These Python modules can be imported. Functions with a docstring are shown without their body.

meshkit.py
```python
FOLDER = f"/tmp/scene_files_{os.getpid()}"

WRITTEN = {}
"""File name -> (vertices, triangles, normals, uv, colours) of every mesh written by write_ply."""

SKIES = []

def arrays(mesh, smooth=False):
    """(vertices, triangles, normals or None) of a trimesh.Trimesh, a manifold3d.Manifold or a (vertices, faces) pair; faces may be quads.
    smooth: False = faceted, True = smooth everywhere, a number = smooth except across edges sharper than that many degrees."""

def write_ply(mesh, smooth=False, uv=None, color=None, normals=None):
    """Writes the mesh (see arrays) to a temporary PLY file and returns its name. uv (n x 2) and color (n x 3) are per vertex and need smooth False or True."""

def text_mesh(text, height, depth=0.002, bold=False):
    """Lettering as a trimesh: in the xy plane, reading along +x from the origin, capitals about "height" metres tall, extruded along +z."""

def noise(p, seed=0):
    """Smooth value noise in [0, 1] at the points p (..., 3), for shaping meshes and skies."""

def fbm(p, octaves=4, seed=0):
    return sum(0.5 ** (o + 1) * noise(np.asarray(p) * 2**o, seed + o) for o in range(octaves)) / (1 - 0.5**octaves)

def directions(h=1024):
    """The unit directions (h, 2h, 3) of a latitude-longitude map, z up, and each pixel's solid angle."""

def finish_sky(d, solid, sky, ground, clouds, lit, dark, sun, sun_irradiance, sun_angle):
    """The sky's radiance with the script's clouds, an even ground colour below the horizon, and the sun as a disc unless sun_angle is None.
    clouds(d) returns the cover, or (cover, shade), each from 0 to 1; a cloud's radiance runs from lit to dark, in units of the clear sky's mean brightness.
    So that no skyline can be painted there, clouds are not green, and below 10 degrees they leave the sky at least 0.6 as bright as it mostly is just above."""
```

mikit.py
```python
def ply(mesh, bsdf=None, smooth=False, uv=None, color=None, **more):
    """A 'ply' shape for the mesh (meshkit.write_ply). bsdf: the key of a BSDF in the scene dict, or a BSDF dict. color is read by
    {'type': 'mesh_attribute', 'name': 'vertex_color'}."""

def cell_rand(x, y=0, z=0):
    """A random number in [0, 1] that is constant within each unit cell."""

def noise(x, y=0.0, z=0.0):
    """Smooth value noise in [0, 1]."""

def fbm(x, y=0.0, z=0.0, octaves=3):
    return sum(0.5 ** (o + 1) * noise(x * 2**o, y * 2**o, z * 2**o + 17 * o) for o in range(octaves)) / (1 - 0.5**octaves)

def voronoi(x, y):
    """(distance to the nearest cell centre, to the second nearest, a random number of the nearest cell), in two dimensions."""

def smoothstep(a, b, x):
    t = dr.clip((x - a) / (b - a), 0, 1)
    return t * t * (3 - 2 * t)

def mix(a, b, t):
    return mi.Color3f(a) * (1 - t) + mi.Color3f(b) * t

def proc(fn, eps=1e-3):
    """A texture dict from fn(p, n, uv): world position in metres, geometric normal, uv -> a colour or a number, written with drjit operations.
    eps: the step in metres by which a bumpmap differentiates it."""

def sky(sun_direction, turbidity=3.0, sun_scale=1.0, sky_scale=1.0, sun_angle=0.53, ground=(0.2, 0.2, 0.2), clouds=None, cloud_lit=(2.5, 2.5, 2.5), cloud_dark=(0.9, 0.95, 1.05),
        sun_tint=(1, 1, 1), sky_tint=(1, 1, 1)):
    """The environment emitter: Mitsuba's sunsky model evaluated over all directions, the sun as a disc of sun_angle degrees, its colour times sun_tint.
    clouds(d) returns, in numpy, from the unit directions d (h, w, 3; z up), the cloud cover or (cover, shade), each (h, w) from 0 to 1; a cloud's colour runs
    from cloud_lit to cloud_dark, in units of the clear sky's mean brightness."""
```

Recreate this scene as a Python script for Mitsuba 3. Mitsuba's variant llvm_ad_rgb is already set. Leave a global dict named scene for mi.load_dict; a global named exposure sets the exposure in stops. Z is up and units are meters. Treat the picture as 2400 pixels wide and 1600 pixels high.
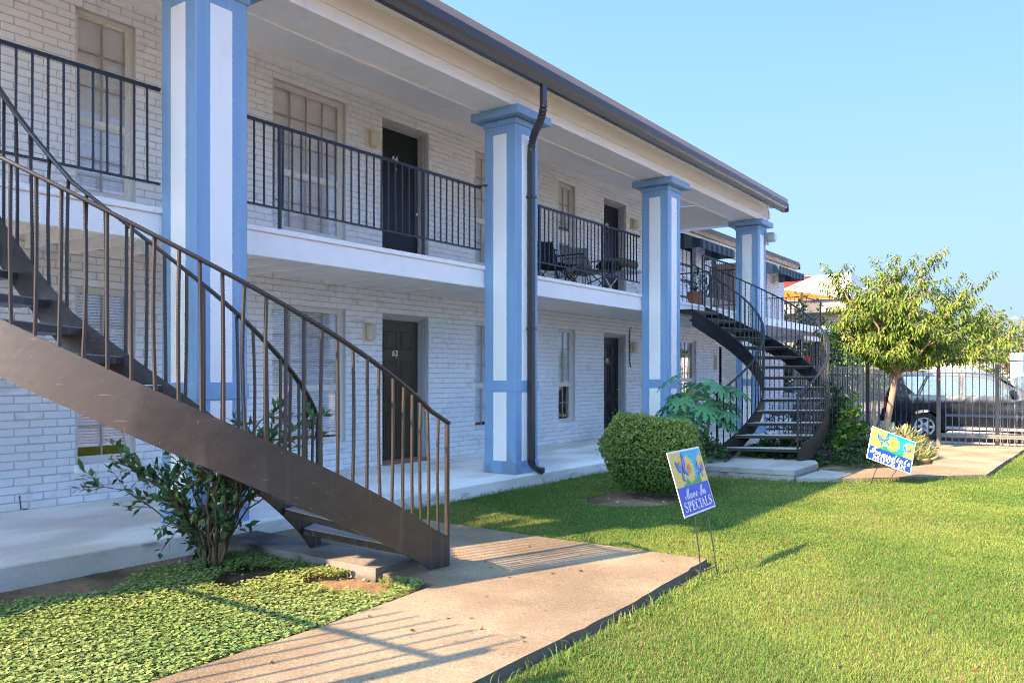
import math, json, numpy as np, trimesh, manifold3d, mapbox_earcut
import drjit as dr, mitsuba as mi, mikit, meshkit
from mikit import proc, noise, fbm, voronoi, cell_rand, smoothstep, mix

# ------------------------------------------------------------------ camera, sky, exposure
F_PX, TH, HOR = 1905.956, 0.6242, 881.95          # focal length and horizon row of the 2400 x 1600 frame; heading from +X towards +Y
T = mi.ScalarTransform4f
EYE = 1.25
scene, labels = {}, {}
scene['camera'] = {'type': 'perspective', 'fov': 2 * math.degrees(math.atan(1200 / F_PX)), 'fov_axis': 'x', 'near_clip': 0.05, 'far_clip': 3000.0,
                   'principal_point_offset_y': -(HOR - 800) / 1600,
                   'to_world': T().look_at(origin=[0, 0, EYE], target=[math.cos(TH), math.sin(TH), EYE], up=[0, 0, 1])}
SUN_AZ, SUN_EL = math.radians(19.0), math.radians(31.5)
exposure = 3.16
scene['sky'] = mikit.sky([-math.cos(SUN_AZ) * math.cos(SUN_EL), math.sin(SUN_AZ) * math.cos(SUN_EL), math.sin(SUN_EL)], turbidity=10, sun_scale=3.6, sky_scale=2.1, sky_tint=(.345, .555, .93),
                         sun_tint=(1.0, 0.91, 0.77), ground=(0.2, 0.2, 0.17))      # a hazy summer morning

# ------------------------------------------------------------------ helpers
rng = np.random.default_rng(7)
PI = math.pi

class MB:
    """collects pieces into one mesh"""
    def __init__(self): self.v, self.f, self.n = [], [], 0
    def add(self, v, f):
        v = np.asarray(v, float); f = np.asarray(f, int)
        if f.shape[1] == 4: f = np.vstack([f[:, [0, 1, 2]], f[:, [0, 2, 3]]])
        self.v.append(v); self.f.append(f + self.n); self.n += len(v); return self
    def mesh(self, m): return self.add(m.vertices, m.faces)
    def man(self, m):
        q = m.to_mesh(); return self.add(q.vert_properties[:, :3], q.tri_verts)
    def box(self, x0, x1, y0, y1, z0, z1, b=0.0):
        if b > 0: return self.add(*cbox(x0, x1, y0, y1, z0, z1, b))
        v = np.array([[x, y, z] for x in (x0, x1) for y in (y0, y1) for z in (z0, z1)])
        return self.add(v, BOXF)
    def bar(self, p, q, w, h, up=(0, 0, 1), b=0.0):
        """a straight bar from p to q, w wide, h high"""
        p, q = np.array(p, float), np.array(q, float); d = q - p; L = np.linalg.norm(d); d /= L
        s = np.cross(d, up); s = s / np.linalg.norm(s) if np.linalg.norm(s) > 1e-6 else np.array([1.0, 0, 0]); u = np.cross(s, d)
        v, f = cbox(0, L, -w / 2, w / 2, -h / 2, h / 2, b) if b > 0 else (np.array([[x, y, z] for x in (0, L) for y in (-w / 2, w / 2) for z in (-h / 2, h / 2)]), BOXF)
        return self.add(p + v[:, :1] * d - v[:, 1:2] * s + v[:, 2:] * u, f)
    def tube(self, pts, r, n=8, caps=True):
        v, f = tube(pts, r, n, caps); return self.add(v, f)
    def prism(self, poly, z0, z1, holes=()):
        v, f = prism(poly, z0, z1, holes); return self.add(v, f)
    def get(self): return np.vstack(self.v), np.vstack(self.f)

BOXF = np.array([[0, 1, 3], [0, 3, 2], [4, 6, 7], [4, 7, 5], [0, 4, 5], [0, 5, 1], [2, 3, 7], [2, 7, 6], [0, 2, 6], [0, 6, 4], [1, 5, 7], [1, 7, 3]])
def _cb(h, b):
    p = []
    for sx in (-1, 1):
        for sy in (-1, 1):
            for sz in (-1, 1):
                a = np.array([sx, sy, sz]) * h
                for k in range(3):
                    q = a.copy(); q[[i for i in range(3) if i != k]] -= b * np.array([sx, sy, sz])[[i for i in range(3) if i != k]]; p.append(q)
    return np.array(p)
_hull = trimesh.convex.convex_hull(trimesh.points.PointCloud(_cb(np.array([1., 1, 1]), .2)).vertices)
_ref = _cb(np.array([1., 1, 1]), .2)
_map = [int(np.argmin(((_ref - v) ** 2).sum(1))) for v in _hull.vertices]
CBF = np.array(_map)[_hull.faces]
def cbox(x0, x1, y0, y1, z0, z1, b):
    h = np.array([x1 - x0, y1 - y0, z1 - z0]) / 2
    b = min(b, h.min() * 0.9)
    return _cb(h, b) + np.array([x0 + x1, y0 + y1, z0 + z1]) / 2, CBF
def tube(pts, r, n=8, caps=True):
    p = np.asarray(pts, float); k = len(p); r = np.broadcast_to(np.asarray(r, float), (k,))
    t = np.gradient(p, axis=0); t /= np.linalg.norm(t, axis=1, keepdims=True) + 1e-12
    a = np.zeros_like(p); ref = np.array([0, 0, 1.0]) if abs(t[0, 2]) < .9 else np.array([1.0, 0, 0])
    x = np.cross(t[0], ref); x /= np.linalg.norm(x)
    for i in range(k):
        x = x - t[i] * (x @ t[i]); x /= np.linalg.norm(x) + 1e-12; a[i] = x
    b = np.cross(t, a); ang = np.arange(n) * 2 * PI / n + PI / n
    v = (p[:, None] + r[:, None, None] * (np.cos(ang)[None, :, None] * a[:, None] + np.sin(ang)[None, :, None] * b[:, None])).reshape(-1, 3)
    i, j = np.meshgrid(np.arange(k - 1), np.arange(n), indexing='ij'); i, j = i.ravel(), j.ravel(); j2 = (j + 1) % n
    f = np.vstack([np.stack([i * n + j, i * n + j2, (i + 1) * n + j2], 1), np.stack([i * n + j, (i + 1) * n + j2, (i + 1) * n + j], 1)])
    if caps:
        c = np.arange(1, n - 1)
        f = np.vstack([f, np.stack([c * 0, c + 1, c], 1), np.stack([c * 0, c, c + 1], 1) + (k - 1) * n])
    return v, f
def tri2d(poly, holes=()):
    rings = [np.asarray(poly, float)] + [np.asarray(h, float) for h in holes]
    v = np.vstack(rings); ends = np.cumsum([len(r) for r in rings]).astype(np.uint32)
    return rings, v, mapbox_earcut.triangulate_float64(v, ends).reshape(-1, 3).astype(int)
def prism(poly, z0, z1, holes=()):
    rings, v, f = tri2d(poly, holes); n = len(v)
    a = v[f]; area = np.cross(a[:, 1] - a[:, 0], a[:, 2] - a[:, 0]); f = np.where((area < 0)[:, None], f[:, ::-1], f)
    V = np.vstack([np.c_[v, np.full(n, z0)], np.c_[v, np.full(n, z1)]]); Fs = [f[:, ::-1], f + n]; s = 0
    for k, r in enumerate(rings):
        m = len(r); i = np.arange(m); j = (i + 1) % m
        ar = np.sum(r[:, 0] * np.roll(r[:, 1], -1) - np.roll(r[:, 0], -1) * r[:, 1])
        q = np.stack([s + i, s + j, s + j + n, s + i + n], 1)
        if (ar < 0) != (k > 0): q = q[:, ::-1]
        Fs += [q[:, [0, 1, 2]], q[:, [0, 2, 3]]]; s += m
    return V, np.vstack(Fs)
_taken = {}
def uniq(key):
    n = _taken.get(key, -1) + 1; _taken[key] = n
    return key if n == 0 else f'{key}_{n:03d}'
def put(key, m, bsdf, smooth=False, label=None, kind=None, cat=None, group=None, color=None, to_world=None, **more):
    """one entry of the scene; m: MB, (v, f) or an existing ply dict"""
    key = uniq(key)
    if isinstance(m, MB): m = m.get()
    d = dict(m) if isinstance(m, dict) else mikit.ply(trimesh.Trimesh(m[0], m[1], process=False), bsdf, smooth, color=color, **more)
    if to_world is not None: d['to_world'] = to_world
    scene[key] = d
    L = {k: v for k, v in (('label', label), ('kind', kind), ('category', cat), ('group', group)) if v}
    if L: labels[key] = L
    return key
def thing(name, label, cat, group=None, kind=None):
    key = uniq(name); labels[key] = {'label': label, 'category': cat}
    if group: labels[key]['group'] = group
    if kind: labels[key]['kind'] = kind
    return key
def P2(X, Y, Z):
    """where a world point falls in the 2400 x 1600 frame (only used to rank which bricks show largest)"""
    c, s = math.cos(TH), math.sin(TH); d = X * c + Y * s; r = X * s - Y * c
    return 1200 + F_PX * r / d, HOR - F_PX * (Z - EYE) / d, d
def inpoly(x, y, poly):
    p = np.asarray(poly, float); r = np.zeros(len(x), bool); j = len(p) - 1
    for i in range(len(p)):
        c = ((p[i, 1] > y) != (p[j, 1] > y)) & (x < (p[j, 0] - p[i, 0]) * (y - p[i, 1]) / (p[j, 1] - p[i, 1] + 1e-12) + p[i, 0]); r ^= c; j = i
    return r
def unit(a): return a / (np.linalg.norm(a, axis=-1, keepdims=True) + 1e-12)
def leaves(P, D, N, L, W, droop=0.25, fold=0.25, mid=0.45, twofold=True):
    """leaf blades: base P, axis D, upward normal N, length L, width W"""
    P, D, N = (np.asarray(a, float) for a in (P, D, N)); n = len(P); L = np.broadcast_to(L, (n,))[:, None]; W = np.broadcast_to(W, (n,))[:, None]
    D = unit(D); S = unit(np.cross(D, N)); N = np.cross(S, D)
    m1 = P + D * L * mid - N * L * droop * .3
    tip = P + D * L * .96 - N * L * droop
    v = np.stack([P, m1 + S * W / 2 + N * W * fold / 2, m1, m1 - S * W / 2 + N * W * fold / 2, tip], 1).reshape(-1, 3)
    b = (np.arange(n) * 5)[:, None, None]
    f = (np.array([[0, 2, 1], [0, 3, 2], [1, 2, 4], [2, 3, 4]])[None] + b).reshape(-1, 3)
    return v, f
def vcol(base, n, per, var=0.25, hue=0.12):
    """a tint per piece, repeated for its vertices"""
    k = 1 + var * (rng.random((n, 1)) - .5) * 2
    c = np.asarray(base)[None] * k * (1 + hue * (rng.random((n, 3)) - .5) * 2)
    return np.repeat(np.clip(c, 0, 1), per, 0)

# ------------------------------------------------------------------ materials
def rgb(*c): return {'type': 'rgb', 'value': list(c)}
def two(b): return {'type': 'twosided', 'bsdf': b}
def pr(c, rough=.5, spec=.5, metal=0., **k): return two({'type': 'principled', 'base_color': c if isinstance(c, dict) else rgb(*c), 'roughness': rough, 'specular': spec, 'metallic': metal, **k})
def bump(tex, b, scale=1.0): return two({'type': 'bumpmap', 'texture': tex, 'scale': scale, 'bsdf': b['bsdf']})
def M(name, b): scene['mat_' + name] = b; return 'mat_' + name

def brick_col(p, n, uv):
    t = fbm(p.x * 1.3, p.y * 1.3, p.z * 1.6, 4); s = fbm(p.x * 9, p.y * 9, p.z * 7, 3)
    low = smoothstep(0.5, 0.0, p.z) * smoothstep(.45, .75, fbm(p.x * 3, p.z * 5, 3.0, 3))
    return mix(mix((.79, .81, .81), (.88, .895, .89), smoothstep(.25, .75, t)), (.50, .50, .48), .4 * smoothstep(.56, .8, s) + .45 * low)
def brick_bump(p, n, uv): return .0016 * fbm(p.x * 40, p.y * 40, p.z * 45, 3) + .0012 * fbm(p.x * 9, p.y * 9, p.z * 12, 2)
M('brick', bump(proc(brick_bump), pr(proc(brick_col), .55, .35)))
M('mortar', pr((.50, .505, .505), .8, .2))  # same paint as the brick, darkened for the shade in the joints
def concrete_col(p, n, uv):
    a = fbm(p.x * 1.1, p.y * 2.2, p.z * 2, 4); g = noise(p.x * 130, p.y * 130, p.z * 130); st = fbm(p.x * 5 + 9, p.y * 5, p.z * 11, 3)
    c = mix((.54, .515, .45), (.74, .71, .64), smoothstep(.25, .72, a)) * (.90 + .2 * g)
    return mix(c, (.17, .165, .15), .55 * smoothstep(.57, .75, st) * smoothstep(.4, .9, 1 - n.z * .65))
M('concrete', bump(proc(lambda p, n, uv: .0018 * fbm(p.x * 60, p.y * 60, p.z * 60, 3)), pr(proc(concrete_col), .8, .25)))
def path_col(p, n, uv):
    a = fbm(p.x * 1.7, p.y * 1.7, 0.0, 4); d1, d2, w = voronoi(p.x * 75, p.y * 75); st = fbm(p.x * 4.3, p.y * 4.3, 5.0, 3)
    c = mix((.148, .118, .078), (.232, .190, .130), smoothstep(.25, .75, a))
    c = c * (.68 + .6 * w * smoothstep(.6, .2, d1) + .22 * smoothstep(.2, .6, d1))
    c = mix(c, (.15, .115, .08), .4 * smoothstep(.57, .75, st))
    e1, e2, ew = voronoi(p.x * 6.5, p.y * 6.5); c = mix(c, (.075, .065, .055), .55 * smoothstep(.10, .05, e1) * smoothstep(.7, .75, ew))
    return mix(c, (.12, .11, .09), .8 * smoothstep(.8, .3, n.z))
M('path', bump(proc(lambda p, n, uv: .0016 * fbm(p.x * 95, p.y * 95, p.z * 95, 2)), pr(proc(path_col), .85, .2)))
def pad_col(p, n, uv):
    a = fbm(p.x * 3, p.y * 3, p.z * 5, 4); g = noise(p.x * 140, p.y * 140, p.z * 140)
    return mix((.055, .052, .048), (.18, .172, .16), smoothstep(.3, .7, a)) * (.85 + .3 * g)  # stain mottling, darkened overall for the shade of stair and shrub
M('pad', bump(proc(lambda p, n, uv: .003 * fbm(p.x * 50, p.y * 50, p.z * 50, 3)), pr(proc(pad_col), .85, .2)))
M('slab', bump(proc(lambda p, n, uv: .0018 * fbm(p.x * 60, p.y * 60, p.z * 60, 3)), pr(proc(lambda p, n, uv: concrete_col(p, n, uv) * .40), .85, .2)))  # walkway concrete darkened for the shade on the far pad
def soil_col(p, n, uv):
    a = fbm(p.x * 2.3, p.y * 2.3, 0.0, 4); g = fbm(p.x * 55, p.y * 55, 0.0, 3); e = smoothstep(18.6, 18.75, p.x)
    far = smoothstep(45., 60., p.x)
    c = mix((.075, .055, .035), (.17, .125, .08), smoothstep(.3, .7, a)) * (.65 + .7 * g)
    asph = mix((.15, .15, .15), (.27, .265, .255), fbm(p.x * .35, p.y * .35, 0.0, 4)) * (.9 + .2 * noise(p.x * 30, p.y * 30))
    return mix(c, mix(asph, (.09, .11, .05), far), e)
M('soil', bump(proc(lambda p, n, uv: .012 * fbm(p.x * 22, p.y * 22, 0.0, 3)), pr(proc(soil_col), .95, .1)))
def steel_col(p, n, uv):
    s = fbm(p.x * 13, p.y * 13, p.z * 13, 3); w = noise(p.x * 85, p.y * 85, p.z * 60)
    drip = noise((p.x + p.y) * 22, 3.0, p.z * 1.6); u, v = p.x * 1.0 + p.y * 1.7, p.z; d1, d2, k = voronoi(u * 9, v * 26)
    c = mix(mix((.026, .021, .018), (.048, .040, .034), s), (.075, .064, .055), .6 * smoothstep(.62, .85, drip))
    scratch = smoothstep(.10, .04, d1) * smoothstep(.82, .86, k)
    return mix(c, (.22, .195, .17), dr.maximum(.45 * smoothstep(.92, .96, w), .4 * scratch))
M('brown_steel', bump(proc(lambda p, n, uv: .0014 * fbm(p.x * 26, p.y * 26, p.z * 26, 3)), pr(proc(steel_col), .34, .6)))
M('rail_steel', pr((.034, .029, .025), .36, .6))
M('black_steel', pr((.012, .015, .018), .36, .6))
M('green_steel', bump(proc(lambda p, n, uv: .0012 * fbm(p.x * 22, p.y * 22, p.z * 22, 3)), pr((.007, .010, .011), .45, .4)))
M('fence_steel', pr((.022, .022, .023), .45, .5))
M('tread_fill', pr((.28, .265, .24), .85, .2))
def blue_col(p, n, uv):
    t = fbm(p.x * 2.1, p.y * 2.1, p.z * 1.2, 4); dirt = smoothstep(.55, .0, p.z) * smoothstep(.45, .7, fbm(p.x * 7, p.y * 7, p.z * 4, 3))
    st = smoothstep(.60, .85, noise((p.x - p.y) * 28, 7.0, p.z * .9)); return mix(mix(mix((.19, .325, .50), (.235, .39, .565), t), (.30, .43, .58), .35 * st), (.14, .18, .22), .6 * dirt)
M('blue', pr(proc(blue_col), .42, .45))
def white_col(p, n, uv):
    t = fbm(p.x * 1.4, p.y * 1.4, p.z * 2.0, 4); st = fbm(p.x * 8, p.y * 8, p.z * 1.5, 3)
    return mix(mix((.86, .84, .80), (.91, .895, .85), t), (.55, .53, .48), .14 * smoothstep(.6, .8, st))
M('white', pr(proc(white_col), .45, .4))
M('cream', pr((.85, .855, .85), .5, .4))
M('ceiling', pr((.89, .89, .88), .6, .3))
M('gutter', pr((.030, .027, .028), .30, .6))
M('shingle', pr((.19, .135, .095), .8, .2))
M('window_frame', pr((.72, .70, .63), .5, .4))
M('glazing_bar', pr((.36, .345, .31), .5, .4))
M('soffit_board', pr((.60, .585, .54), .7, .2))  # darker than the joists, standing in for the shade between them
M('blind', two({'type': 'diffuse', 'reflectance': rgb(.86, .87, .88)}))
M('sheet', two({'type': 'diffuse', 'reflectance': rgb(.82, .82, .82)}))
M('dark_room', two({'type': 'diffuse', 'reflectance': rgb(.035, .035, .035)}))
scene['mat_pane'] = {'type': 'thindielectric', 'int_ior': 1.6}
M('door_brown', pr((.050, .036, .018), .30, .35))
M('door_black', pr((.007, .010, .011), .38, .30))
M('door_blue', pr((.008, .009, .016), .38, .30))
M('door_frame', pr((.42, .43, .43), .5, .4))
M('fence_wood', pr((.21, .18, .15), .7, .3))
M('brass', pr((.75, .6, .3), .3, .5, .9))
M('number_white', pr((.8, .8, .75), .5, .4))
M('lamp_beige', pr((.66, .60, .45), .55, .35))
M('leaf', {'type': 'principledthin', 'base_color': {'type': 'mesh_attribute', 'name': 'vertex_color'}, 'roughness': .45, 'spec_trans': 0.0, 'diff_trans': .7, 'eta': 1.4})
M('glossy_leaf', {'type': 'principledthin', 'base_color': {'type': 'mesh_attribute', 'name': 'vertex_color'}, 'roughness': .24, 'spec_trans': 0.0, 'diff_trans': .35, 'eta': 1.5})
M('grass', {'type': 'principledthin', 'base_color': {'type': 'mesh_attribute', 'name': 'vertex_color'}, 'roughness': .6, 'spec_trans': 0.0, 'diff_trans': .6, 'eta': 1.35})
def bark_col(p, n, uv): return mix((.20, .13, .085), (.40, .29, .20), fbm(p.x * 14, p.y * 14, p.z * 5, 3))
M('bark', bump(proc(lambda p, n, uv: .006 * fbm(p.x * 24, p.y * 24, p.z * 8, 3)), pr(proc(bark_col), .9, .15)))
M('stem', pr((.12, .085, .055), .8, .2))
M('green_stem', pr((.22, .27, .10), .6, .3))
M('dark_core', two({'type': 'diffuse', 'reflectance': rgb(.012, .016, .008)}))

M('paver', pr((.20, .15, .105), .85, .2))
# ------------------------------------------------------------------ ground and paving (z = 0 is the top of the long walkway)
LAWN = -0.15
W, FY, CY, CS = 8.165, 6.5, 6.0, 0.5            # wall face, balcony front, column front, column size
COLX = [-.39, 3.894, 8.41, 12.926, 17.50]
def ground_z(x, y):
    z = np.full(np.shape(x), LAWN - .012) - .30 * np.clip((x - 18.9) / 2.2, 0, 1)
    return z + .02 * (meshkit.fbm(np.stack([x * .9, y * .9, 0 * x], -1), 3, 5) - .5) * (x < 18.7)
def ground():
    xs = np.concatenate([[-900, -300, -100, -40, -12], np.arange(-6, 18.6, .3), np.arange(18.6, 24, .6), [27, 35, 50, 90, 200, 500, 1500]])
    ys = np.concatenate([[-1500, -400, -100, -40, -15], np.arange(-6, 8, .3), [10, 15, 25, 45, 90, 200, 500, 1500]])
    X, Y = np.meshgrid(xs, ys, indexing='ij'); n, m = X.shape
    v = np.stack([X, Y, ground_z(X, Y)], -1).reshape(-1, 3)
    i, j = np.meshgrid(np.arange(n - 1), np.arange(m - 1), indexing='ij'); a = (i * m + j).ravel()
    return v, np.stack([a, a + m, a + m + 1, a + 1], 1)
g = MB().add(*ground())
put('ground', g, 'mat_soil', smooth=True, kind='structure', label='soil, lawn earth and grey parking lot reaching to the horizon')
put('walkway', MB().box(-8, 10.70, 5.84, W + .05, -.5, 0, .012).box(10.705, 18.9, 5.84, W + .05, -.5, -.002, .012), 'mat_concrete', kind='structure', label='grey concrete walkway along the ground floor of the building')

def wavy(poly, step=.10, amp=.005, seed=0):
    """a polygon with its long edges slightly worn"""
    out = []; p = np.asarray(poly, float); r = np.random.default_rng(seed)
    for i in range(len(p)):
        a, b = p[i], p[(i + 1) % len(p)]; L = np.linalg.norm(b - a); k = max(1, int(L / step)); nrm = np.array([-(b - a)[1], (b - a)[0]]) / L
        for t in range(k): out.append(a + (b - a) * t / k + nrm * (r.normal() * amp if t else 0))
    return out
PATH = [(-6, 2.25), (2.83, 2.25), (4.32, 2.26), (5.10, 2.31), (5.76, 2.36), (5.75, 2.8), (5.74, 3.95), (5.77, 4.85), (5.80, 5.83), (4.02, 5.83), (4.02, 3.55), (3.55, 3.46), (3.05, 3.42), (-6, 3.38)]
PATH_A = [(-6, 2.25), (2.83, 2.25), (4.32, 2.26), (5.10, 2.31), (5.76, 2.36), (5.75, 2.8), (5.745, 3.43), (4.42, 3.43), (4.02, 3.50), (3.55, 3.46), (3.05, 3.42), (-6, 3.38)]
PATH_B = [(4.03, 3.502), (4.42, 3.434), (5.745, 3.433), (5.74, 3.95), (5.77, 4.85), (5.80, 5.83), (4.366, 5.83), (4.366, 3.97), (4.03, 4.0)]
put('path', MB().prism(wavy(PATH_A, seed=1), -.4, -.105), 'mat_path', kind='structure', label='tan exposed aggregate path in the foreground')
put('path', MB().prism(wavy(PATH_B, seed=2), -.4, -.108), 'mat_path', kind='structure', label='short grey branch of the path leading to the walkway')
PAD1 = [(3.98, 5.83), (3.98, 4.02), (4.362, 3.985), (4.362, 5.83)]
put('pad', MB().prism(wavy(PAD1, amp=.006, seed=3), -.5, -.065), 'mat_pad', kind='structure', label='stained concrete pad, colour darkened for the shade under the nearest stair')
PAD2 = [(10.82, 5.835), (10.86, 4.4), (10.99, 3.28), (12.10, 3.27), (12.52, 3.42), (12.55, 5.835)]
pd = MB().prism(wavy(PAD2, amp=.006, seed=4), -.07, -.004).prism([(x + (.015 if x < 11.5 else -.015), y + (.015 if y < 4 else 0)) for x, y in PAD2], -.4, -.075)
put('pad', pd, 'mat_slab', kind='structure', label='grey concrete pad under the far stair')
SIDE1 = [(11.0, 3.26), (11.32, 2.80), (11.98, 2.78), (12.18, 3.26)]
SIDE2 = [(11.34, 2.78), (12.0, 2.1), (13.0, 1.25), (15.1, 1.2), (16.3, 1.15), (18.75, 1.1), (18.75, 2.62), (16.5, 2.35), (14.0, 2.08), (13.4, 2.3), (12.76, 2.76), (12.0, 2.765)]
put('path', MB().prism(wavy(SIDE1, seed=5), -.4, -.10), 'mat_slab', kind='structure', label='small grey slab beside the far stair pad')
put('path', MB().prism(wavy(SIDE2, seed=6), -.4, -.105), 'mat_path', kind='structure', label='tan path curving to the gate')

for i in range(15):
    y = 1.12 - i * .215; put('path_003__brick', MB().box(18.78 + .01 * (i % 2), 18.98, y - .205, y, -.3, -.10 + .012 * (i % 3), .008), 'mat_paver')

# ------------------------------------------------------------------ the apartment building
B1 = thing('apartment_building', 'two storey apartment building of painted grey brick with blue columns and balcony', 'building')
CR, BL, MJ = .0765, .254, .0095                  # brick course, brick length, joint
Z2 = 2.69
LWN = [(3.99, 4.60), (6.35, 7.53), (10.32, 10.90), (12.83, 13.42)]   # windows, the same on both floors
DRS = [(8.22, 9.19), (14.55, 15.50)]                                 # doors
ROWZ = lambda k: k * CR
OPEN = [(a, b, ROWZ(5), ROWZ(28)) for a, b in LWN] + [(a, b, ROWZ(40), ROWZ(64)) for a, b in LWN] + [(a, b, ROWZ(0), ROWZ(28)) for a, b in DRS] + [(a, b, ROWZ(35), ROWZ(64)) for a, b in DRS]
WX0, WX1, WTOP = -3.2, 18.28, 5.2  # unseen left end carried past the roof to shade the walkway
# backing (mortar) with its openings
zs = sorted({0, WTOP, *[o[2] for o in OPEN], *[o[3] for o in OPEN]})
bk = MB()
for z0, z1 in zip(zs[:-1], zs[1:]):
    x = WX0
    for a, b in sorted((o[0], o[1]) for o in OPEN if o[2] < z1 - 1e-6 and o[3] > z0 + 1e-6):
        bk.box(x, a, W + .0075, W + .21, z0, z1); x = b
    bk.box(x, WX1, W + .0075, W + .21, z0, z1)
bk.box(WX0, WX0 + .2, W + .215, 16, 0, WTOP).box(WX1 - .2, WX1, W + .215, 16, 0, WTOP)
WALL = put(B1 + '__wall', bk, 'mat_mortar')
def brick_shape(n, L, hh, proud):
    """n bricks, front face towards -Y; L lengths, hh heights -> (n, 8, 3) around the brick's middle"""
    e = .0032
    x, z = L / 2, hh / 2
    o = np.zeros((n, 8, 3)); q = 0
    for sx in (-1, 1):
        for sz in (-1, 1):
            o[:, q] = np.stack([sx * (x - e), -proud, sz * (z - e)], 1); o[:, q + 1] = np.stack([sx * x, np.full(n, .009), sz * z], 1); q += 2
    o[:, ::2] += rng.normal(0, .0011, (n, 4, 3))
    return o
BRF = np.array([[0, 4, 2], [4, 6, 2], [0, 1, 4], [1, 5, 4], [2, 6, 3], [6, 7, 3], [0, 2, 1], [2, 3, 1], [4, 5, 6], [5, 7, 6]])
cells = []
for k in range(int(WTOP / CR)):
    z0, z1 = ROWZ(k), ROWZ(k + 1); off = (k % 2) * BL / 2 + rng.normal() * .006
    cuts = [(WX0, WX0)] + sorted((a, b) for a, b, c, d in OPEN if c < z1 - .02 and d > z0 + .02) + [(WX1, WX1)]
    for (_, s), (e, _) in zip(cuts[:-1], cuts[1:]):
        if s < 2.0 and e < 2.0: continue
        x = math.floor((s - off) / BL) * BL + off
        while x < e - .02:
            a, b = max(x, s), min(x + BL, e)
            if b - a > .03 and b > 2.2: cells.append((a + MJ / 2, b - MJ / 2, z0 + MJ / 2, z1 - MJ / 2))
            x += BL
cells = np.array(cells)
cells[:, [2, 3]] += rng.normal(0, .0012, (len(cells), 1))
mid = np.c_[(cells[:, 0] + cells[:, 1]) / 2, np.full(len(cells), W), (cells[:, 2] + cells[:, 3]) / 2]
bs = brick_shape(len(cells), cells[:, 1] - cells[:, 0], cells[:, 3] - cells[:, 2], np.abs(rng.normal(0, .0016, len(cells)))) + mid[:, None]
px, py, pd_ = P2(mid[:, 0], mid[:, 1], mid[:, 2])
inside = (px > 8) & (px < 1130) & (py > 5) & (py < 1560) & ~((px > 360) & (px < 600)) & (cells[:, 1] - cells[:, 0] > .1)
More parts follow.
